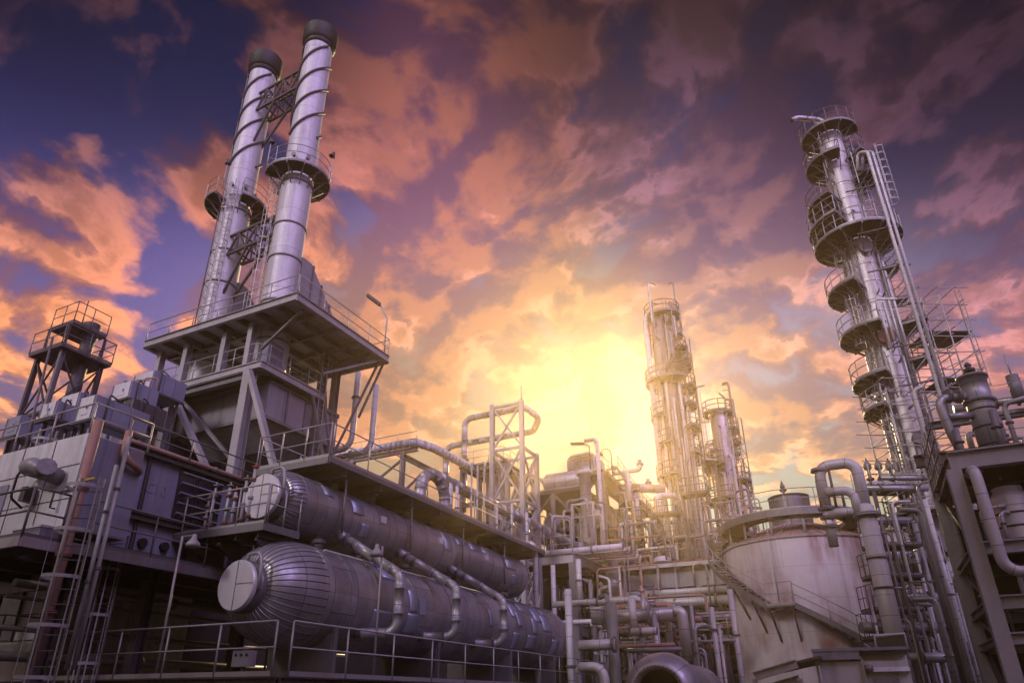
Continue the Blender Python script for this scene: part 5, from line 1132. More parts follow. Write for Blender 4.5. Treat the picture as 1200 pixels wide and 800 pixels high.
for i, (px, p0, p1) in enumerate([(970, 546, 610), (986, 575, 640), (1001, 588, 650)]):
    a = at(px, p0, X=39.7); pipe('support_post', [(39.7, a[1], zr), a], .07, 'steel_dark', ['dark post under the upper gooseneck bend', 'dark post on the tank ring between gooseneck bends', 'short dark post at the tank ring behind the gooseneck pipe'][i], n=8)
# ------------------------------------------------------------------ tall main column on the right
cx, cy, _ = at(1014, 318, H=42.); c = (cx, cy); Z = lambda py: zat(cx, cy, py); ang0 = math.degrees(math.atan2(-CY, SY))
t = thing('main_column', 'tallest slender column with stacked round platforms and a bent pipe on top, right', 'column', (cx, cy, 0))
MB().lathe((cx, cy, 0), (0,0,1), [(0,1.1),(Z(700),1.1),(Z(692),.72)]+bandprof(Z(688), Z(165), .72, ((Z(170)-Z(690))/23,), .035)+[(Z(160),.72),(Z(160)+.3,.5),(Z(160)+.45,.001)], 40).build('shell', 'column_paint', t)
for py, a0, a1, r1, nb in ((161, 20, 340, 1.75, 7), (194, -70, 250, 1.9, 8), (216, -60, 50, 2.2, 3), (240, 110, 218, 2.35, 4), (266, 105, 222, 2.6, 4), (285, 0, 360, 2.5, 11), (341, 110, 222, 2.4, 4), (352, -20, 50, 1.9, 3), (392, 105, 240, 2.3, 5), (384, -40, 72, 2.4, 4), (318, -30, 40, 1.9, 3), (425, -40, 60, 2.1, 3), (480, 130, 215, 2.0, 3), (446, 118, 232, 2.2, 4), (604, 95, 350, 2.1, 6), (690, -120, 110, 2.0, 5), (660, 120, 240, 2.1, 4)):
    ringplat(t, c, Z(py), .8, r1, ang0+a0, ang0+a1, 'grating', 'rail_dark' if py < 250 else 'rail', nb=nb+2, tr=.03, sp=.75)
caged(t, c, .75, Z(690), Z(604), ang0+150); caged(t, c, .75, Z(604), Z(446), ang0+195); caged(t, c, 1.0, Z(446), Z(341), ang0+188); caged(t, c, .75, Z(341), Z(285), ang0+165); caged(t, c, .75, Z(285), Z(216), ang0-12); caged(t, c, .75, Z(216), Z(161), ang0+8)
q = Vector((cx, cy, Z(160)))
MB().tube([q, q+Vector((0,0,1.5)), q-R_*1.9+Vector((0,0,1.75)), q-R_*2.3+Vector((0,0,1.45))], .17, 12, True, .7).build('top_gooseneck', 'pipe', t)
q2 = q-R_*.9+Vector((0,0,1.0)); MB().bar(q, q2+Vector((0,0,.5)), .06).bar(q+R_*.2+Vector((0,0,.2)), q-R_*.9+Vector((0,0,1.5)), .05).build('pipe_brace', 'steel_dark', t)
flange(MB().cyl(q-R_*1.9+Vector((0,0,-2.0)), q-R_*.6+Vector((0,0,-1.9)), .12, 10), q-R_*1.5+Vector((0,0,-1.97)), R_, .22, .05).build('nozzle', 'pipe', t)
for py, aa, r in ((640, 265, .46), (402, 250, .4), (300, 260, .34), (520, 262, .3)):   # manholes facing the camera
    a = math.radians(ang0+aa+0); d = Vector((math.cos(a), math.sin(a), 0)); p = Vector((cx, cy, Z(py)))+d*.7
    n_ = MB().cyl(p, p+d*.32, r, 20).build('manhole', 'column_paint', t); flange(MB(), p+d*.3, d, r*1.22, .06, 20).build('flange', 'rust' if py == 402 else 'steel', n_)
for k, (s, f, top, bot, r) in enumerate([(.55, -.75, 292, 600, .06), (.95, -.4, 310, 640, .09), (-.75, -.62, 296, 560, .05), (1.05, .1, 240, 660, .12), (-.95, .1, 250, 700, .1), (.1, -.98, 392, 600, .05)]):
    p = Vector((cx, cy, 0))+R_*s+Fw*f; MB().tube([(p.x, p.y, Z(bot)), (p.x, p.y, Z(top)), tuple(p-(R_*s+Fw*f)*.5+Vector((0,0,Z(top)+.15)))], r, 8, True, .2).build('side_pipe', 'pipe' if k % 2 else 'pipe_dark', t)
rn = random.Random(19)
for k in range(40):
    a = math.radians(ang0+rn.choice((0, 180, 200, 150, -20, 262))+rn.uniform(-20, 20)); z0 = Z(rn.uniform(200, 600)); h = rn.uniform(1.2, 4.5); rr = .74+rn.uniform(.1, .9)
    x, y = cx+rr*math.cos(a), cy+rr*math.sin(a); m = MB()
    m.tube([(cx+.7*math.cos(a), cy+.7*math.sin(a), z0), (x, y, z0), (x, y, z0+h), (cx+.7*math.cos(a+.3), cy+.7*math.sin(a+.3), z0+h)], rn.choice((.035, .05, .07)), 8, True, .15); m.build('side_line', rn.choice(('pipe_dark', 'pipe', 'rail_dark')), t)
# thinner companion column
sx, sy, _ = at(1040, 480, H=43.6); ZS = lambda py: zat(sx, sy, py)
t = thing('companion_column', 'thin banded column standing close behind the tallest column', 'column', (sx, sy, 0))
MB().lathe((sx, sy, 0), (0,0,1), [(0,.55),(ZS(600),.55),(ZS(598),.46)]+bandprof(ZS(590), ZS(315), .46, (.9,), .035)+[(ZS(312),.46),(ZS(308),.3),(ZS(306),.001)], 28).build('shell', 'column_paint', t)
# tall pair of straight pipes
dx, dy, _ = at(1077, 370, H=40.4); ZD = lambda py: zat(dx, dy, py)
t = thing('twin_riser', 'pair of long straight pipes with ladder head climbing beside the tallest column', 'pipes', (dx, dy, 0))
for s in (-.16, .16):
    p = Vector((dx, dy, 0))+R_*s; MB().tube([(p.x, p.y, 4), (p.x, p.y, ZD(178)), tuple(p-R_*.3+Fw*.5+Vector((0,0,ZD(172)))), tuple(p-R_*.4+Fw*.8+Vector((0,0,ZD(190))))], .1, 10, True, .3).build('pipe_run', 'pipe_white' if s < 0 else 'pipe', t)
mb = MB()
for py in (215, 265, 310, 355, 400, 445, 500): p = Vector((dx, dy, ZD(py))); mb.bar(p-R_*.4, p+R_*.4, .08).bar(p, p-R_*1.7+Fw*.8, .07)
mb.each('bracket', 'steel_dark', t)
a = Vector((dx, dy, 0))+R_*.42+Fw*.3; ang = math.radians(ang0)
l_ = MB().ladder(a.x, a.y, ZD(235), ZD(168), ang, .5).build('ladder', 'rail', t); MB().cage(a.x, a.y, ZD(232), ZD(168), ang, .38, .6).build('safety_cage', 'rail', l_)
# bundle of short parallel tubes in front of the column
t = thing('tube_bundle', 'bundle of four short parallel tubes hung before the tallest column', 'tubes', tuple(at(1045, 405, H=39.2)))
for k in range(4):
    a = at(1029+6.2*k, 352, H=39.2); zb = zat(a[0], a[1], 402+k*3-(6 if k else -6)); MB().tube([(a[0], a[1], zb), a], .06, 8).build('tube', 'pipe_white', t)
a, b = Vector(at(1027, 350, H=39.2)), Vector(at(1051, 350, H=39.2)); MB().bar(a, b, .12).bar(a-Vector((0,0,.7)), b-Vector((0,0,.7)), .06).build('header', 'steel_light', t)
# scaffolding
def scaffold(lab, s0, s1, f0, f1, py0, py1, nx, nz, decks, seed):
    rn = random.Random(seed); o = Vector((cx, cy, 0)); t = thing('scaffolding', lab, 'scaffold', tuple(o+R_*s0+Fw*f0+Vector((0,0,Z(py0)))))
    z0, z1 = Z(py0), Z(py1); mb = MB(); P = lambda s, f, z: o+R_*s+Fw*f+Vector((0,0,z))
    S = [s0+(s1-s0)*k/nx for k in range(nx+1)]
    for s in S:
        for f in (f0, f1): mb.cyl(P(s, f, z0-rn.random()), P(s, f, z1+rn.uniform(-1.2, .5)), .04, 6)
    mb.each('standard', 'rail', t); mb = MB()
    for k in range(nz+1):
        z = z0+(z1-z0)*k/nz
        for f in (f0, f1): mb.cyl(P(s0-rn.random()*.8, f, z), P(s1+rn.random()*.9, f, z+rn.uniform(-.1, .1)), .03, 6)
        for s in S: mb.cyl(P(s, f0-rn.random()*.5, z+.06), P(s, f1+rn.random()*.5, z+.06), .03, 6)
    mb.build('ledger', 'rail', t); mb = MB()
    for k in range(nz):
        z = z0+(z1-z0)*k/nz; zz = z0+(z1-z0)*(k+1)/nz
        mb.cyl(P(s0, f0, z), P(s1+rn.random()*.7, f0, zz+rn.random()*.4), .03, 6); mb.cyl(P(S[k % (nx+1)], f1, zz), P(S[(k+1) % (nx+1)], f1, z), .03, 6)
    mb.build('brace', 'rail', t)
    for d in decks: z = Z(d); v = [P(s0-.2, f0, z), P(s1+.2, f0, z), P(s1+.2, f1, z), P(s0-.2, f1, z)]; MB().add(v+[p+Vector((0,0,.06)) for p in v], [(3,2,1,0),(4,5,6,7),(0,1,5,4),(1,2,6,5),(2,3,7,6),(3,0,4,7)]).build('board_deck', 'steel_dark', t)
    a, b = P(s1+.1, f0, z0), P(s1+.1, f0, z1); MB().ladder(a.x, a.y, z0, z1, math.radians(ang0), .4).build('ladder', 'rail', t)
scaffold('dense tube scaffolding with plank decks on the right flank of the tallest column', 2.2, 4.4, -1.0, 1.1, 462, 348, 2, 6, (452, 398), 4)
scaffold('spiky tube scaffolding wrapped round the lower part of the tallest column', -1.5, 1.35, -1.35, 1.2, 598, 455, 2, 9, (), 9)
# ------------------------------------------------------------------ platform with pumps left of the column foot
p = Vector(at(1022, 560, H=41)); pz = p.z-.6
t = thing('valve_platform', 'railed valve platform between the gooseneck pipe and the tallest column', 'platform', (p.x, p.y, 0))
q = Vector((p.x, p.y, pz)); v = [q-R_*.6-Fw*.9, q+R_*1.9-Fw*.9, q+R_*1.9+Fw*1, q-R_*.6+Fw*1]
MB().add(v+[a-Vector((0,0,.12)) for a in v], [(0,1,2,3),(7,6,5,4),(4,5,1,0),(5,6,2,1),(6,7,3,2),(7,4,0,3)]).build('deck', 'grating', t); MB().rail([v[3], v[0], v[1]], sp=.6, toe=.15).build('railing', 'rail', t)
mb = MB()
for a in v: mb.bar((a.x, a.y, 0), a-Vector((0,0,.12)), .2)
mb.each('post', 'steel_dark', t)
for k in range(3):
    a = q+R_*(.0+.6*k)+Fw*.2; v_ = thing('relief_valve', 'relief valve with bonnet on the platform left of the tallest column', 'valve', tuple(a), 'relief valves on the railed valve platform')
    MB().cyl(a, a+Vector((0,0,1.1)), .1, 10).lathe(a+Vector((0,0,1.1)), (0,0,1), [(0,.1),(.1,.2),(.35,.2),(.5,.08),(.7,.04),(.72,.001)], 12).build('body', 'steel', v_); flange(MB(), a+Vector((0,0,.6)), (0,0,1), .2, .05).build('flange', 'rust', v_)
for i, (px, py, ln, r, H_) in enumerate([(1030, 572, 4, .16, 38), (1040, 610, 3, .22, 39), (1035, 650, 3.5, .3, 40), (1045, 700, 4, .2, 38), (1030, 735, 5, .25, 37), (1075, 770, 5, .2, 36), (1050, 560, 3, .12, 37)]):
    a = Vector(at(px, py, H=H_)); pipe('cross_pipe', [a-R_*.8, a+R_*ln*.6], r, ('pipe','pipe_dark','clad_light')[i % 3], ['level pipe under the railed valve platform', 'fatter level pipe at the foot platform of the tallest column', 'fattest dark level vessel-like pipe right of the tank', 'level pipe low down right of the tank', 'lower level pipe behind the thick gooseneck riser', 'lowest level pipe by the column skirt', 'thin level pipe just above the valve platform pipe'][i], fl=[(0,.25),(0,.8)])
rn = random.Random(21)
for k in range(80):
    px = rn.uniform(1015, 1135); H_ = rn.uniform(33, 47); a = at(px, 700, H=H_); h = rn.uniform(3.5, 10.5)
    pts = [(a[0], a[1], 0), (a[0], a[1], h)]
    if rn.random() < .6: pts.append((a[0]+rn.uniform(-.8,.8), a[1]+rn.choice((-.8,.8)), h))
    pipe('thin_riser', pts, rn.choice((.04, .06, .08, .12)), rn.choice(('rail','pipe','pipe_white','pipe_dark','pipe_dark')), 'thin upright pipe in the dark thicket at the foot of the tallest column', bend=.25, n=8, group='thin upright pipes at the tallest column foot', fl=[(0, rn.uniform(.4,.9))])
for i, py in enumerate((640, 676, 715, 748)):
    a = Vector(at(1046, py, H=37.5)); w = 1.1
    t = thing('small_landing', 'small railed landing in the dark thicket right of the tank, ' + ('highest of four', 'second from top', 'third from top', 'lowest of four')[i], 'platform', tuple(a))
    v = [a-R_*w-Fw*.6, a+R_*w-Fw*.6, a+R_*w+Fw*.7, a-R_*w+Fw*.7]
    MB().add(v+[b-Vector((0,0,.1)) for b in v], [(0,1,2,3),(7,6,5,4),(4,5,1,0),(5,6,2,1),(6,7,3,2),(7,4,0,3)]).build('deck', 'grating', t); MB().rail([v[3], v[0], v[1], v[2]], sp=.45, r=.022).build('railing', 'rail_dark', t)
    MB().bar(a-Vector((0,0,.1)), (a.x, a.y, 0), .2).build('post', 'steel_dark', t)
# ------------------------------------------------------------------ steel structure at the right edge
X = 26.; k0 = at(1114, 541, X=X); Y0 = k0[1]; Z1 = k0[2]; ZZ = lambda py: zat(X, Y0, py)
Z2, Z3, Z4, Z0 = ZZ(643), ZZ(706), ZZ(748), ZZ(490)
t = thing('vessel_structure', 'heavy grey steel structure with I-beams holding two vessels at the right edge', 'steel structure', (X, Y0, 0))
for i, (x, y) in enumerate(((X, Y0), (X+5, Y0), (X, Y0-6), (X+5, Y0-6))): MB().ibeam((x, y, 0), (x, y, Z1-.3 if i % 2 == 0 else Z0), .42, .42, .04, (1,0,0)).build('column', 'steel_light', t)
for z, h in ((Z1, .62), (Z2, .4), (Z3, .4), (Z4, .34)):
    MB().ibeam((X-.02, Y0+.05, z), (X-.02, Y0-6, z), .34, h, .05).build('beam', 'steel_light', t); MB().ibeam((X+.26, Y0-.02, z), (X+5, Y0-.02, z), .24, h*.7, .04).build('beam', 'steel', t); MB().ibeam((X+5, Y0, z), (X+5, Y0-6, z), .3, h, .05).build('beam', 'steel', t)
MB().ibeam((X+5, Y0+.5, Z0), (X+5, Y0-6, Z0), .3, .5, .05).ibeam((X+5, Y0-.1, Z0+1.4), (X+5, Y0-6, Z0+1.4), .2, .3, .04).build('upper_beam', 'steel_dark', t)
mb = MB()
for za, zb in ((Z2, Z1), (Z3, Z2), (Z4, Z3), (0, Z4)): mb.bar((X+.2, Y0-.1, za), (X+5, Y0-.1, zb), .16)
mb.build('brace', 'steel_dark', t)
MB().box((X+5.35, Y0-6.5, 0), (X+5.5, Y0-.2, Z1-.5)).build('back_panel', 'steel_dark', t)
mb = MB()
for k in range(7): mb.bar((X+.5+.7*k, Y0+.2, Z1), (X+.5+.7*k, Y0+.2, Z0+.4), .05)
for k in range(4): mb.bar((X+.4, Y0+.2, Z1+.5*k), (X+5, Y0+.2, Z1+.5*k+.1), .05)
mb.build('ladder_frame', 'rail_dark', t)
fl_ = MB().box((X+.2, Y0-6, Z1+.31), (X+5, Y0-.1, Z1+.36)).build('floor', 'grating', t); MB().box((X+.2, Y0-6, Z2+.2), (X+5, Y0-.1, Z2+.25)).build('floor', 'grating', t)
MB().rail([(X+5, Y0, Z0+.25), (X+5, Y0-6, Z0+.25)], sp=1.2, r=.025, toe=0).build('railing', 'rail', fl_)
def vess(lab, px, H_, pt, pb, r, mt, head):
    a = at(px, (pt+pb)/2, H=H_); zt, zb = zat(a[0], a[1], pt), zat(a[0], a[1], pb); h = zt-zb
    t = thing('process_vessel', lab, 'vessel', (a[0], a[1], zb))
    pr = [(0,r*.9),(.02,r),(h*.62,r),(h*.62,r),(h*.63,r*1.18),(h*.66,r*1.18),(h*.66,r*1.18),(h*.67,r*1.02),(h*.95,r*1.02),(h*.95,r*1.16),(h*.98,r*1.16),(h*.98,r*1.16),(h,r*.8),(h+.12,.001)] if head else [(0,r),(h*.8,r),(h*.82,r*.98),(h*.9,r*.8),(h*.92,r*.72),(h,r*.72),(h,r*.72),(h+.1,.001)]
    MB().lathe((a[0], a[1], zb), (0,0,1), pr, 32).build('shell', mt, t)
    for f in (.08, .3, .52): MB().lathe((a[0], a[1], zb+h*f), (0,0,1), [(0,r),(0,r+.025),(.05,r+.025),(.05,r)], 32).build('clad_seam', 'steel_dark', t)
    return t, a, zb, zt
t1, a1_, zb1, zt1_ = vess('grey upright vessel with flanged cylinder head on the upper right structure', 1152, 28.4, 440, 530, .43, 'pipe', True)
flange(MB().cyl((a1_[0], a1_[1], zt1_), (a1_[0], a1_[1], zt1_+.35), .1, 10), (a1_[0], a1_[1], zt1_+.2), (0,0,1), .2, .05).lathe((a1_[0], a1_[1], zt1_+.3), (0,0,1), [(0,.05),(.1,.14),(.22,.05),(.24,.001)], 10).build('top_valve', 'steel_dark', t1)
o = Vector(a1_); za_ = zb1+(zt1_-zb1)*.72
MB().tube([Vector((o.x, o.y, za_))-R_*.4, Vector((o.x, o.y, za_-.1))-R_*1.5, Vector((o.x, o.y, za_-1.4))-R_*1.35, Vector((o.x, o.y, zb1-.4))-R_*1.1], .15, 12, True, .35).build('inlet_pipe', 'pipe', t1)
MB().tube([Vector((o.x, o.y, za_-.75))-R_*.4, Vector((o.x, o.y, za_-.8))-R_*1.3], .14, 12).build('inlet_pipe', 'pipe', t1)
for f in (.7, 1.05): flange(MB(), Vector((o.x, o.y, za_))-R_*f, R_, .26, .05).build('flange', 'steel', t1)
t2, a2_, zb2, zt2_ = vess('pale upright vessel with bolted manhole inside the right-edge structure', 1190, 27.6, 572, 640, .58, 'column_paint', False)
o = Vector(a2_); d = (-Fw*.75+R_*.35).normalized(); q = Vector((o.x, o.y, zb2+(zt2_-zb2)*.52))+d*.5; n_ = MB().cyl(q, q+d*.3, .27, 18).build('manhole', 'column_paint', t2); flange(MB(), q+d*.28, d, .36, .06, 12).build('flange', 'steel', n_)
a = Vector(at(1141, 548, X=25.4)); b = Vector(at(1172, 671, X=25.4)); c_ = Vector(at(1200, 676, X=25.4))
pipe('bent_riser', [a+Vector((.9,0,.05)), a, (25.4, a.y, b.z), (25.4, c_.y-1.5, b.z)], .17, 'pipe_white', 'smooth pale pipe bending right before the pale vessel at the right edge', bend=.45, n=16)
a = Vector(at(1083, 452, H=31)); b = Vector(at(1070, 458, H=31)); 
pipe('crooked_pipe', [a, b, (b.x, b.y, zat(b.x, b.y, 562)), Vector((b.x, b.y, zat(b.x, b.y, 575)))+R_*.15, Vector((b.x, b.y, zat(b.x, b.y, 690)))+R_*.15], .1, 'pipe_white', 'slim pale pipe with square top running down past the tallest column', bend=.25, n=10, fl=[(1,.9)])
rn = random.Random(31)
for k in range(60):
    x = X+.3+rn.random()*4.2; y = Y0-.4-rn.random()*5; zl = rn.choice((0, Z4, Z3, Z2, Z1)); h = rn.uniform(1., 2.1)
    pts = [(x, y, zl+.2), (x, y, zl+h)]; 
    if rn.random() < .7: pts.append((x+rn.uniform(-.7,.7), y+rn.choice((-.7,.7)), zl+h))
    pipe('short_pipe', pts, rn.choice((.04,.06,.08,.11)), rn.choice(('pipe','pipe_white','pipe_dark','rail','rust_pipe')), 'short pipe on a floor of the heavy right-edge structure', bend=.2, n=8, group='short pipes inside the right-edge structure', fl=[(0,.6)])
for i, (px, py, r) in enumerate([(1180, 470, .16), (1190, 482, .1)]):
    a = at(px, py, X=31); pipe('deck_pipe', [(31, a[1]+1.8, a[2]), (31, a[1]-3, a[2])], r, 'pipe', ['fat short pipe with flanges on the deck behind the grey upright vessel', 'thinner pipe below the fat flanged one behind the grey vessel'][i], fl=[(0,.3),(0,.45),(0,.6)])
a = at(1196, 470, X=30.5); t = thing('mast', 'thin mast on a round post at the upper right edge', 'mast', a); MB().cyl(a, (a[0], a[1], zat(a[0], a[1], 440)), .22, 12).build('post', 'steel', t); MB().cyl((a[0], a[1], zat(a[0], a[1], 440)), (a[0], a[1], zat(a[0], a[1], 415)), .03, 6).build('rod', 'rail', t)
a, b = Vector(at(1152, 452, X=30)), Vector(at(1197, 442, X=30)); t = one(MB().tube([a.lerp(b, k/6)-Vector((0,0,.12*math.sin(PI*k/6))) for k in range(7)], .015, 5), 'guy_wire', 'rail', 'sagging wire between the grey vessel head and the mast', 'wire')
# far racks that close the view between the foreground things
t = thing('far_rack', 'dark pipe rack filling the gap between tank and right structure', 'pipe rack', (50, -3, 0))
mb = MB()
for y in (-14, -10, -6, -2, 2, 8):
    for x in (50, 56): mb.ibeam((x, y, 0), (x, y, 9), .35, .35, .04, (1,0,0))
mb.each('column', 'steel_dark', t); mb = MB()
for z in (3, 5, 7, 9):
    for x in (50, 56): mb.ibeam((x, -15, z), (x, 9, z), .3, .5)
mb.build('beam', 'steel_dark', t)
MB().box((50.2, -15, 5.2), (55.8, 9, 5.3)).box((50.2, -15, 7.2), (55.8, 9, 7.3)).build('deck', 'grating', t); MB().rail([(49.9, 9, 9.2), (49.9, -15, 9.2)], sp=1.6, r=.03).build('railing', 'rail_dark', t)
for k in range(8):
    z = 3.4+.75*k; pipe('rack_pipe', [(49.7-.05*k, -15, z), (49.7-.05*k, 9, z)], (.12,.2,.09,.25)[k % 4], ('pipe_dark','pipe','rust_pipe','pipe_dark')[k % 4], 'level pipe on the dark far rack, number %s from the ground up' % ('one','two','three','four','five','six','seven','eight')[k], fl=[(0,.3),(0,.6)], group='level pipes on the far rack')
# ------------------------------------------------------------------ equipment shelter, bottom right
X = 18.3; a, b = at(957, 760, X=X), at(1060, 757, X=X); zt = (a[2]+b[2])/2; y1, y0 = a[1], b[1]
t = thing('equipment_shelter', 'pale metal shelter with flat lid and sloping panel, bottom right', 'shelter', (X, y0, 0))
MB().box((X, y0, 0), (X+2.2, y1, zt-.28)).build('body', 'white_panel', t); MB().box((X-.12, y0-.08, zt-.06), (X+2.3, y1+.12, zt)).box((X-.1, y0+(y1-y0)*.52, zt-.24), (X+1.2, y1+.1, zt-.061)).build('lid', 'blue_panel', t)
MB().add([(X-.1,y0,zt-.5),(X-.1,y0+(y1-y0)*.5,zt-.5),(X+.35,y0+(y1-y0)*.5,zt-.07),(X+.35,y0,zt-.07),(X+.5,y0,zt-.5),(X+.5,y0+(y1-y0)*.5,zt-.5)], [(0,3,2,1),(0,1,5,4),(4,5,2,3),(0,4,3),(1,2,5)]).build('sloping_panel', 'white_panel', t)
MB().box((X-.03, y0+.25, zt-.95), (X-.003, y0+.75, zt-.56)).build('door_panel', 'grey_panel', t); MB().cyl((X-.06, (y0+y1)/2-.1, zt-.5), (X-.06, (y0+y1)/2-.1, zt-.36), .09, 12).build('vent_cap', 'steel', t)
mb = MB()
for y in (y1+.05, (y0+y1)/2): mb.bar((X-.06, y, 0), (X-.06, y, zt-.25), .06)
mb.build('corner_post', 'steel_light', t)
a = at(1042, 752, X=19.6); t2 = thing('sign_frame', 'small empty rectangular frame standing on the pale shelter', 'frame', a); q = Vector((19.6, at(1044, 752, X=19.6)[1], zt)); MB().tube([q+Vector((0,.32,0)), q+Vector((0,.32,.34)), q+Vector((0,-.32,.36)), q+Vector((0,-.32,0))], .035, 6).build('rim', 'white_panel', t2); MB().box(q+Vector((.0,-.3,.02)), q+Vector((.03,.3,.3))).build('panel', 'glass_dark', t2)
t = thing('pump_canopy', 'low slatted canopy with dark slanting roof left of the pale shelter', 'canopy', (18, 2.6, 0))
a, b, c_ = at(884, 792, X=17.5), at(934, 777, X=17.5), at(955, 770, X=18.5)
MB().ibeam((17.5, a[1], a[2]), (17.5, b[1], b[2]), .14, .18, .02).build('beam', 'steel_light', t); MB().ibeam((17.5, a[1], a[2]-.3), (17.5, b[1], b[2]-.3), .12, .14, .02).build('beam', 'steel', t)
for y in (a[1], b[1]): MB().bar((17.5, y, 0), (17.5, y, a[2]-.05), .1).build('post', 'steel_light', t)
MB().add([(17.6,b[1]+.1,c_[2]-.12),(17.6,b[1]-.5,c_[2]),(20.5,b[1]-.5,c_[2]+.02),(20.5,b[1]+.6,c_[2]-.2),(17.6,b[1]+.1,c_[2]-.17),(17.6,b[1]-.5,c_[2]-.05),(20.5,b[1]-.5,c_[2]-.03),(20.5,b[1]+.6,c_[2]-.25)], [(0,1,2,3),(7,6,5,4),(4,5,1,0),(5,6,2,1),(6,7,3,2),(7,4,0,3)]).build('roof', 'steel_dark', t)
mb = MB()
for k in range(6): mb.tube([(18.0+.1*k, b[1]-.1-.07*k, 0), (18.0+.1*k, b[1]-.1-.07*k, 1.5+.08*k), (18.3+.1*k, b[1]-.3, 1.9)], .035, 6, True, .2)
mb.build('hose', 'black', t)
# ------------------------------------------------------------------ unseen building-shaped blocks, added behind and beside the camera to shade the foreground
for lab, x, y0, y1, h in (('tall added shading block, unseen behind the camera on the left', -16, 21.6, 48, 19.2), ('tallest added shading block, unseen behind the camera on the right', -16, -26, 17.6, 39.), ('lowest added shading block, unseen in the middle behind the camera', -16, 17.9, 21.2, 19.3)):
    t = thing('shade_block', lab, 'building', (x, y0, 0)); MB().box((x-6, y0, 0), (x, y1, h)).build('wall', 'grey_panel', t); MB().box((x-6.3, y0-.3, h), (x+.3, y1+.3, h+.3)).build('roof', 'steel_dark', t)
    for k in range(6):
        for j in range(3):
            yy = y0+2+(y1-y0-5)*k/5; MB().box((x+.002, yy, 3+6*j), (x+.05, yy+1.6, 5+6*j)).build('window', 'glass_dark', t)

t = thing('shade_block', 'long added shading block, unseen beyond the right edge', 'building', (-26, -34, 0)); MB().box((-26, -44, 0), (24, -34, 30)).build('wall', 'grey_panel', t); MB().box((-26.3, -44.3, 30), (24.3, -33.7, 30.4)).build('roof', 'steel_dark', t)  # unseen block added to keep fill light off the low foreground
for k in range(8):
    for j in range(3): MB().box((-9+4*k, -33.998, 3+6*j), (-7.2+4*k, -33.95, 5+6*j)).build('window', 'glass_dark', t)
# ------------------------------------------------------------------ camera
cam = bpy.data.cameras.new('camera'); co = bpy.data.objects.new('camera', cam); COL.objects.link(co)
cam.sensor_width = 36; cam.lens = FP/1200*36; cam.shift_x = (600-P0[0])/1200; cam.shift_y = (P0[1]-400)/1200
cam.clip_start = .1; cam.clip_end = 3000
co.location = (0, 0, HC); co.rotation_euler = (PI/2+TH, 0, YAW-PI/2); SC.camera = co
# ------------------------------------------------------------------ sunset sky
def sdir(px, py): return Vector(at(px, py, H=1.))-Vector((0,0,HC))
SUN = sdir(710, 508).normalized()
world = bpy.data.worlds.new('World'); SC.world = world; world.use_nodes = True
nt = world.node_tree; N = nt.nodes; L = nt.links
for n in list(N): N.remove(n)
def nd(t, **k):
    n = N.new(t)
    for a, b in k.items(): setattr(n, a, b)
    return n
def put(sock, v):
    if isinstance(v, bpy.types.NodeSocket): L.new(v, sock)
    else: sock.default_value = v
def mth(op, a, b=0., c=None):
    n = nd('ShaderNodeMath', operation=op); put(n.inputs[0], a); put(n.inputs[1], b)
    if c is not None: put(n.inputs[2], c)
    return n.outputs[0]
def vm(op, a, b=(0,0,0), s=None):
    n = nd('ShaderNodeVectorMath', operation=op); put(n.inputs[0], a); put(n.inputs[1], b)
    if s is not None: put(n.inputs['Scale'], s)
    return n.outputs['Value'] if op == 'DOT_PRODUCT' else n.outputs[0]
def mixc(f, a, b):
    n = nd('ShaderNodeMix', data_type='RGBA'); put(n.inputs[0], f); put(n.inputs[6], a); put(n.inputs[7], b); return n.outputs[2]
def rng(v, a, b, lo=0., hi=1., smooth=True):
    n = nd('ShaderNodeMapRange', interpolation_type='SMOOTHSTEP' if smooth else 'LINEAR')
    put(n.inputs[0], v); n.inputs[1].default_value = a; n.inputs[2].default_value = b; n.inputs[3].default_value = lo; n.inputs[4].default_value = hi
    return n.outputs[0]
tc = nd('ShaderNodeTexCoord'); D = vm('NORMALIZE', tc.outputs['Generated'])
# (direction, lit cloud colour, clear-sky colour, cloud cover bias)
A = [(60,40,(60,42,58),(6,28,66),-.04),(300,30,(62,44,54),(5,28,70),-.05),(600,60,(160,95,88),(20,42,95),.02),(760,30,(78,52,60),(10,32,72),.0),(900,60,(44,34,46),(10,18,38),.06),(1150,60,(40,34,50),(5,16,50),-.02),
 (60,230,(165,105,108),(66,64,118),.04),(180,130,(120,80,92),(14,52,100),-.07),(300,150,(185,108,100),(18,50,105),-.02),(520,170,(232,134,118),(92,80,150),.07),(800,180,(128,84,116),(62,58,118),.03),(1000,160,(104,66,88),(28,34,80),.06),(1130,200,(92,58,80),(14,24,76),.03),
 (50,380,(250,152,92),(146,112,164),.04),(230,330,(240,142,100),(150,110,160),.05),(520,300,(216,130,116),(155,110,162),.1),(850,280,(160,104,126),(112,82,134),.07),(1130,310,(74,54,100),(26,32,92),.0),
 (360,430,(225,140,98),(215,150,120),.06),(480,430,(214,150,104),(205,150,120),.05),(650,400,(200,150,100),(190,150,120),.04),(870,400,(222,166,126),(196,150,184),-.03),(1100,390,(206,148,164),(198,152,190),.0),(990,440,(222,136,92),(206,150,160),.1),
 (940,530,(225,178,125),(232,200,166),-.08),(1180,440,(226,128,84),(130,105,150),.08),(20,500,(240,160,100),(170,110,110),.0),(1120,620,(232,176,120),(240,190,130),0),(-150,640,(150,95,95),(140,90,100),0)]
def dim(b, a): return (1.-.74*max(0., min(1., (290-b)/210.)))*(1.-.35*max(0., min(1., (a-950)/200.))*(b < 350))*(1.-.3*max(0., min(1., (250-a)/200.))*(b < 150))
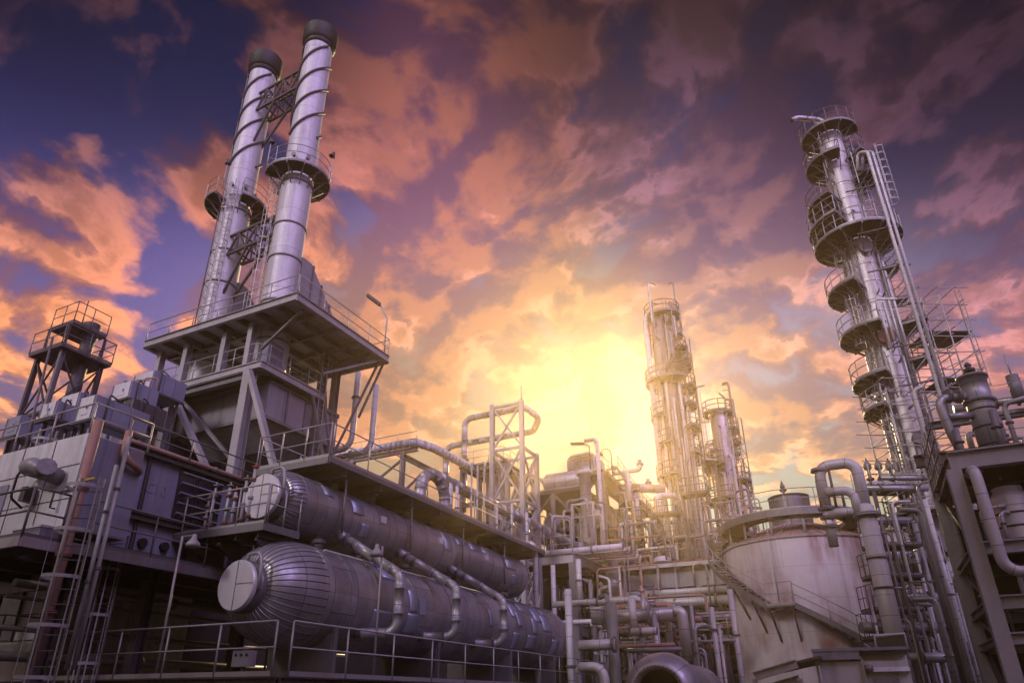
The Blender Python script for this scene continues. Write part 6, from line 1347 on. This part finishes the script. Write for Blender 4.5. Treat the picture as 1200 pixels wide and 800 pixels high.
A = [(sdir(a, b).normalized(), [x*dim(b, a)*m for x, m in zip(srgb(*c), (.92, .98, 1.18))], [x*dim(b, a)*m for x, m in zip(srgb(*g), (.6, .98, 1.35 if b < 340 else 1.15))], d) for a, b, c, g, d in A]
AMB = 1.
for v, c, k in [((-.9,.35,.45), (.55,.42,.50), 0), ((-.45,-.8,.45), FILL, 0), ((0,0,1), (.07,.08,.17), 0), ((.3,-1,.3), (.24,.19,.32), 0), ((-.3,1,.3), (.42,.30,.30), 0), ((1,-.6,.15), (.5,.3,.22), 0), ((0,0,-1), (.05,.04,.045), 0), ((-.6,0,-.6), (.05,.04,.05), 0), ((.6,-.1,-.5), (.06,.04,.04), 0), ((.5,.6,-.5), (.06,.04,.04), 0)]:  # FILL is an added bright sky patch behind the camera, lighting the flanks
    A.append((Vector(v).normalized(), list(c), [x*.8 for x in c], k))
sw = sl = sg = sb = None
for a, c, g, b in A:
    w = mth('EXPONENT', mth('MULTIPLY', mth('SUBTRACT', vm('DOT_PRODUCT', D, tuple(a)), 1.), 115.))
    w = mth('ADD', w, 1e-9)
    cl, cg, cb = vm('SCALE', tuple(c), s=w), vm('SCALE', tuple(g), s=w), mth('MULTIPLY', w, b)
    if sw is None: sw, sl, sg, sb = w, cl, cg, cb
    else: sw, sl, sg, sb = mth('ADD', sw, w), vm('ADD', sl, cl), vm('ADD', sg, cg), mth('ADD', sb, cb)
inv = mth('DIVIDE', 1., sw); lit, gap, bias = vm('SCALE', sl, s=inv), vm('SCALE', sg, s=inv), mth('MULTIPLY', sb, inv)
sep = nd('ShaderNodeSeparateXYZ'); L.new(D, sep.inputs[0])
q = vm('SCALE', D, s=mth('DIVIDE', 1., mth('ADD', mth('MAXIMUM', sep.outputs[2], 0.), .42)))
q = vm('MULTIPLY', q, (1., 1., .9))
def fbm(vec, s, det, ro=.55, dist=0.):
    n = nd('ShaderNodeTexNoise', noise_dimensions='3D'); L.new(vec, n.inputs['Vector']); n.inputs['Scale'].default_value = s; n.inputs['Detail'].default_value = det
    n.inputs['Roughness'].default_value = ro; n.inputs['Distortion'].default_value = dist; return n.outputs['Fac']
wq = nd('ShaderNodeTexNoise'); L.new(q, wq.inputs['Vector']); wq.inputs['Scale'].default_value = 2.2; wq.inputs['Detail'].default_value = 2
q = vm('ADD', q, vm('SCALE', vm('SUBTRACT', wq.outputs['Color'], (.5,.5,.5)), s=.22))
q = vm('ADD', q, SKY_OFF)
sh = tuple(x*.06 for x in (SUN-Vector((0,0,.55)).normalized()*.5))
def puff(vec):
    n = nd('ShaderNodeTexVoronoi', feature='F1', voronoi_dimensions='3D'); L.new(vec, n.inputs['Vector']); n.inputs['Scale'].default_value = CS*1.15
    try: n.inputs['Detail'].default_value = 1.; n.inputs['Roughness'].default_value = .45; n.inputs['Lacunarity'].default_value = 2.3
    except Exception: pass
    return mth('SUBTRACT', .95, n.outputs['Distance'])
def dens(vec, det):
    f = fbm(vec, CS, det, .60)
    wv = vm('ADD', vec, vm('SCALE', vm('SUBTRACT', fbmc(vec), (.5,.5,.5)), s=.09))
    return mth('ADD', mth('MULTIPLY', f, .72), mth('MULTIPLY', puff(wv), .28))
def fbmc(vec):
    n = nd('ShaderNodeTexNoise'); L.new(vec, n.inputs['Vector']); n.inputs['Scale'].default_value = CS*2.6; n.inputs['Detail'].default_value = 3; return n.outputs['Color']
n1 = dens(q, 10); n2 = dens(vm('ADD', q, sh), 6)
big = fbm(vm('ADD', q, (4.7, 2.2, 1.3)), 1.9, 3)
den = mth('ADD', mth('ADD', mth('MULTIPLY', n1, .74), mth('MULTIPLY', big, .26)), bias)
cov = rng(den, COV0, COV1)
rel = mth('SUBTRACT', n1, n2)
li = rng(mth('ADD', mth('MULTIPLY', rel, 6.5), mth('MULTIPLY', mth('SUBTRACT', COV1+.07, den), 2.4)), -.34, .6)
shade = vm('ADD', vm('MULTIPLY', lit, (.30,.29,.50)), vm('SCALE', gap, s=.32))
rim = mth('MULTIPLY', rng(den, COV0, COV0+.04), mth('MULTIPLY', rng(den, COV1+.06, COV1-.01), rng(rel, .0, .07)))
cloud = mixc(li, shade, vm('SCALE', lit, s=mth('ADD', 1.08, mth('MULTIPLY', rim, .7))))
sky = mixc(cov, gap, cloud)
# sunset glow round the low sun, plus an added key patch behind the camera
ds = mth('SUBTRACT', vm('DOT_PRODUCT', D, tuple(SUN)), 1.)
def lobe(k, c): return vm('SCALE', c, s=mth('EXPONENT', mth('MULTIPLY', ds, k)))
glow = vm('ADD', lobe(SUN_K, tuple(x*SUN_PEAK for x in (1.,.8,.45))), lobe(90., (.07,.05,.02)))
glow = vm('ADD', glow, vm('SCALE', KEY_COL, s=mth('MULTIPLY', KEY, mth('EXPONENT', mth('MULTIPLY', KEY_K, mth('SUBTRACT', vm('DOT_PRODUCT', D, tuple(Vector(KEY_FROM).normalized())), 1.))))))  # added bright sky patch behind camera-left, acting as key light
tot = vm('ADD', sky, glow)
nish = nd('ShaderNodeTexSky', sky_type='NISHITA', sun_disc=False); nish.sun_elevation = math.asin(SUN.z); nish.sun_rotation = math.atan2(SUN.x, SUN.y)
bg1 = nd('ShaderNodeBackground'); L.new(tot, bg1.inputs[0]); bg1.inputs[1].default_value = 1.
bg2 = nd('ShaderNodeBackground'); L.new(nish.outputs[0], bg2.inputs[0]); bg2.inputs[1].default_value = .0003
ad = nd('ShaderNodeAddShader'); L.new(bg1.outputs[0], ad.inputs[0]); L.new(bg2.outputs[0], ad.inputs[1])
wo = nd('ShaderNodeOutputWorld'); L.new(ad.outputs[0], wo.inputs[0])
# ------------------------------------------------------------------ the one lamp: the low evening sun behind the plant
sl_ = bpy.data.lights.new('sun', 'SUN'); so = bpy.data.objects.new('sun', sl_); COL.objects.link(so)
sl_.energy = LAMP; sl_.angle = math.radians(LAMP_ANGLE); sl_.color = LAMP_COL
so.rotation_euler = SUN.to_track_quat('Z', 'Y').to_euler(); so.location = (-20, 10, 40)
# ------------------------------------------------------------------ haze
if HAZE:
    hz = MB().box((-24, -42, -1.), (88, 75, 46)).build('haze', 'steel'); hz['kind'] = 'stuff'
    m = bpy.data.materials.new('haze_air'); m.use_nodes = True; n_ = m.node_tree.nodes; l_ = m.node_tree.links
    n_.remove(n_['Principled BSDF']); ad_ = n_.new('ShaderNodeAddShader')
    for i, (dn, g_, cl) in enumerate(((HAZE*.4, .87, (.96,.92,.66,1)), (HAZE*.6, .86, (.97,.6,.36,1)))):
        pv = n_.new('ShaderNodeVolumePrincipled'); pv.inputs['Color'].default_value = cl; pv.inputs['Density'].default_value = dn; pv.inputs['Anisotropy'].default_value = g_
        l_.new(pv.outputs[0], ad_.inputs[i])
    l_.new(ad_.outputs[0], n_['Material Output'].inputs['Volume']); hz.data.materials.clear(); hz.data.materials.append(m)
# ------------------------------------------------------------------ render settings
SC.render.engine = 'CYCLES'; cy_ = SC.cycles; cy_.use_denoising = True; cy_.max_bounces = 5; cy_.diffuse_bounces = 3; cy_.glossy_bounces = 3; cy_.transmission_bounces = 2; cy_.volume_bounces = 0
cy_.sample_clamp_indirect = 4.; cy_.sample_clamp_direct = 12.; cy_.caustics_reflective = False; cy_.caustics_refractive = False
try: cy_.denoiser = 'OPENIMAGEDENOISE'
except Exception: pass
vs = SC.view_settings; vs.view_transform = 'Standard'; vs.look = 'None'; vs.exposure = EXPO; vs.gamma = 1.; vs.use_curve_mapping = False
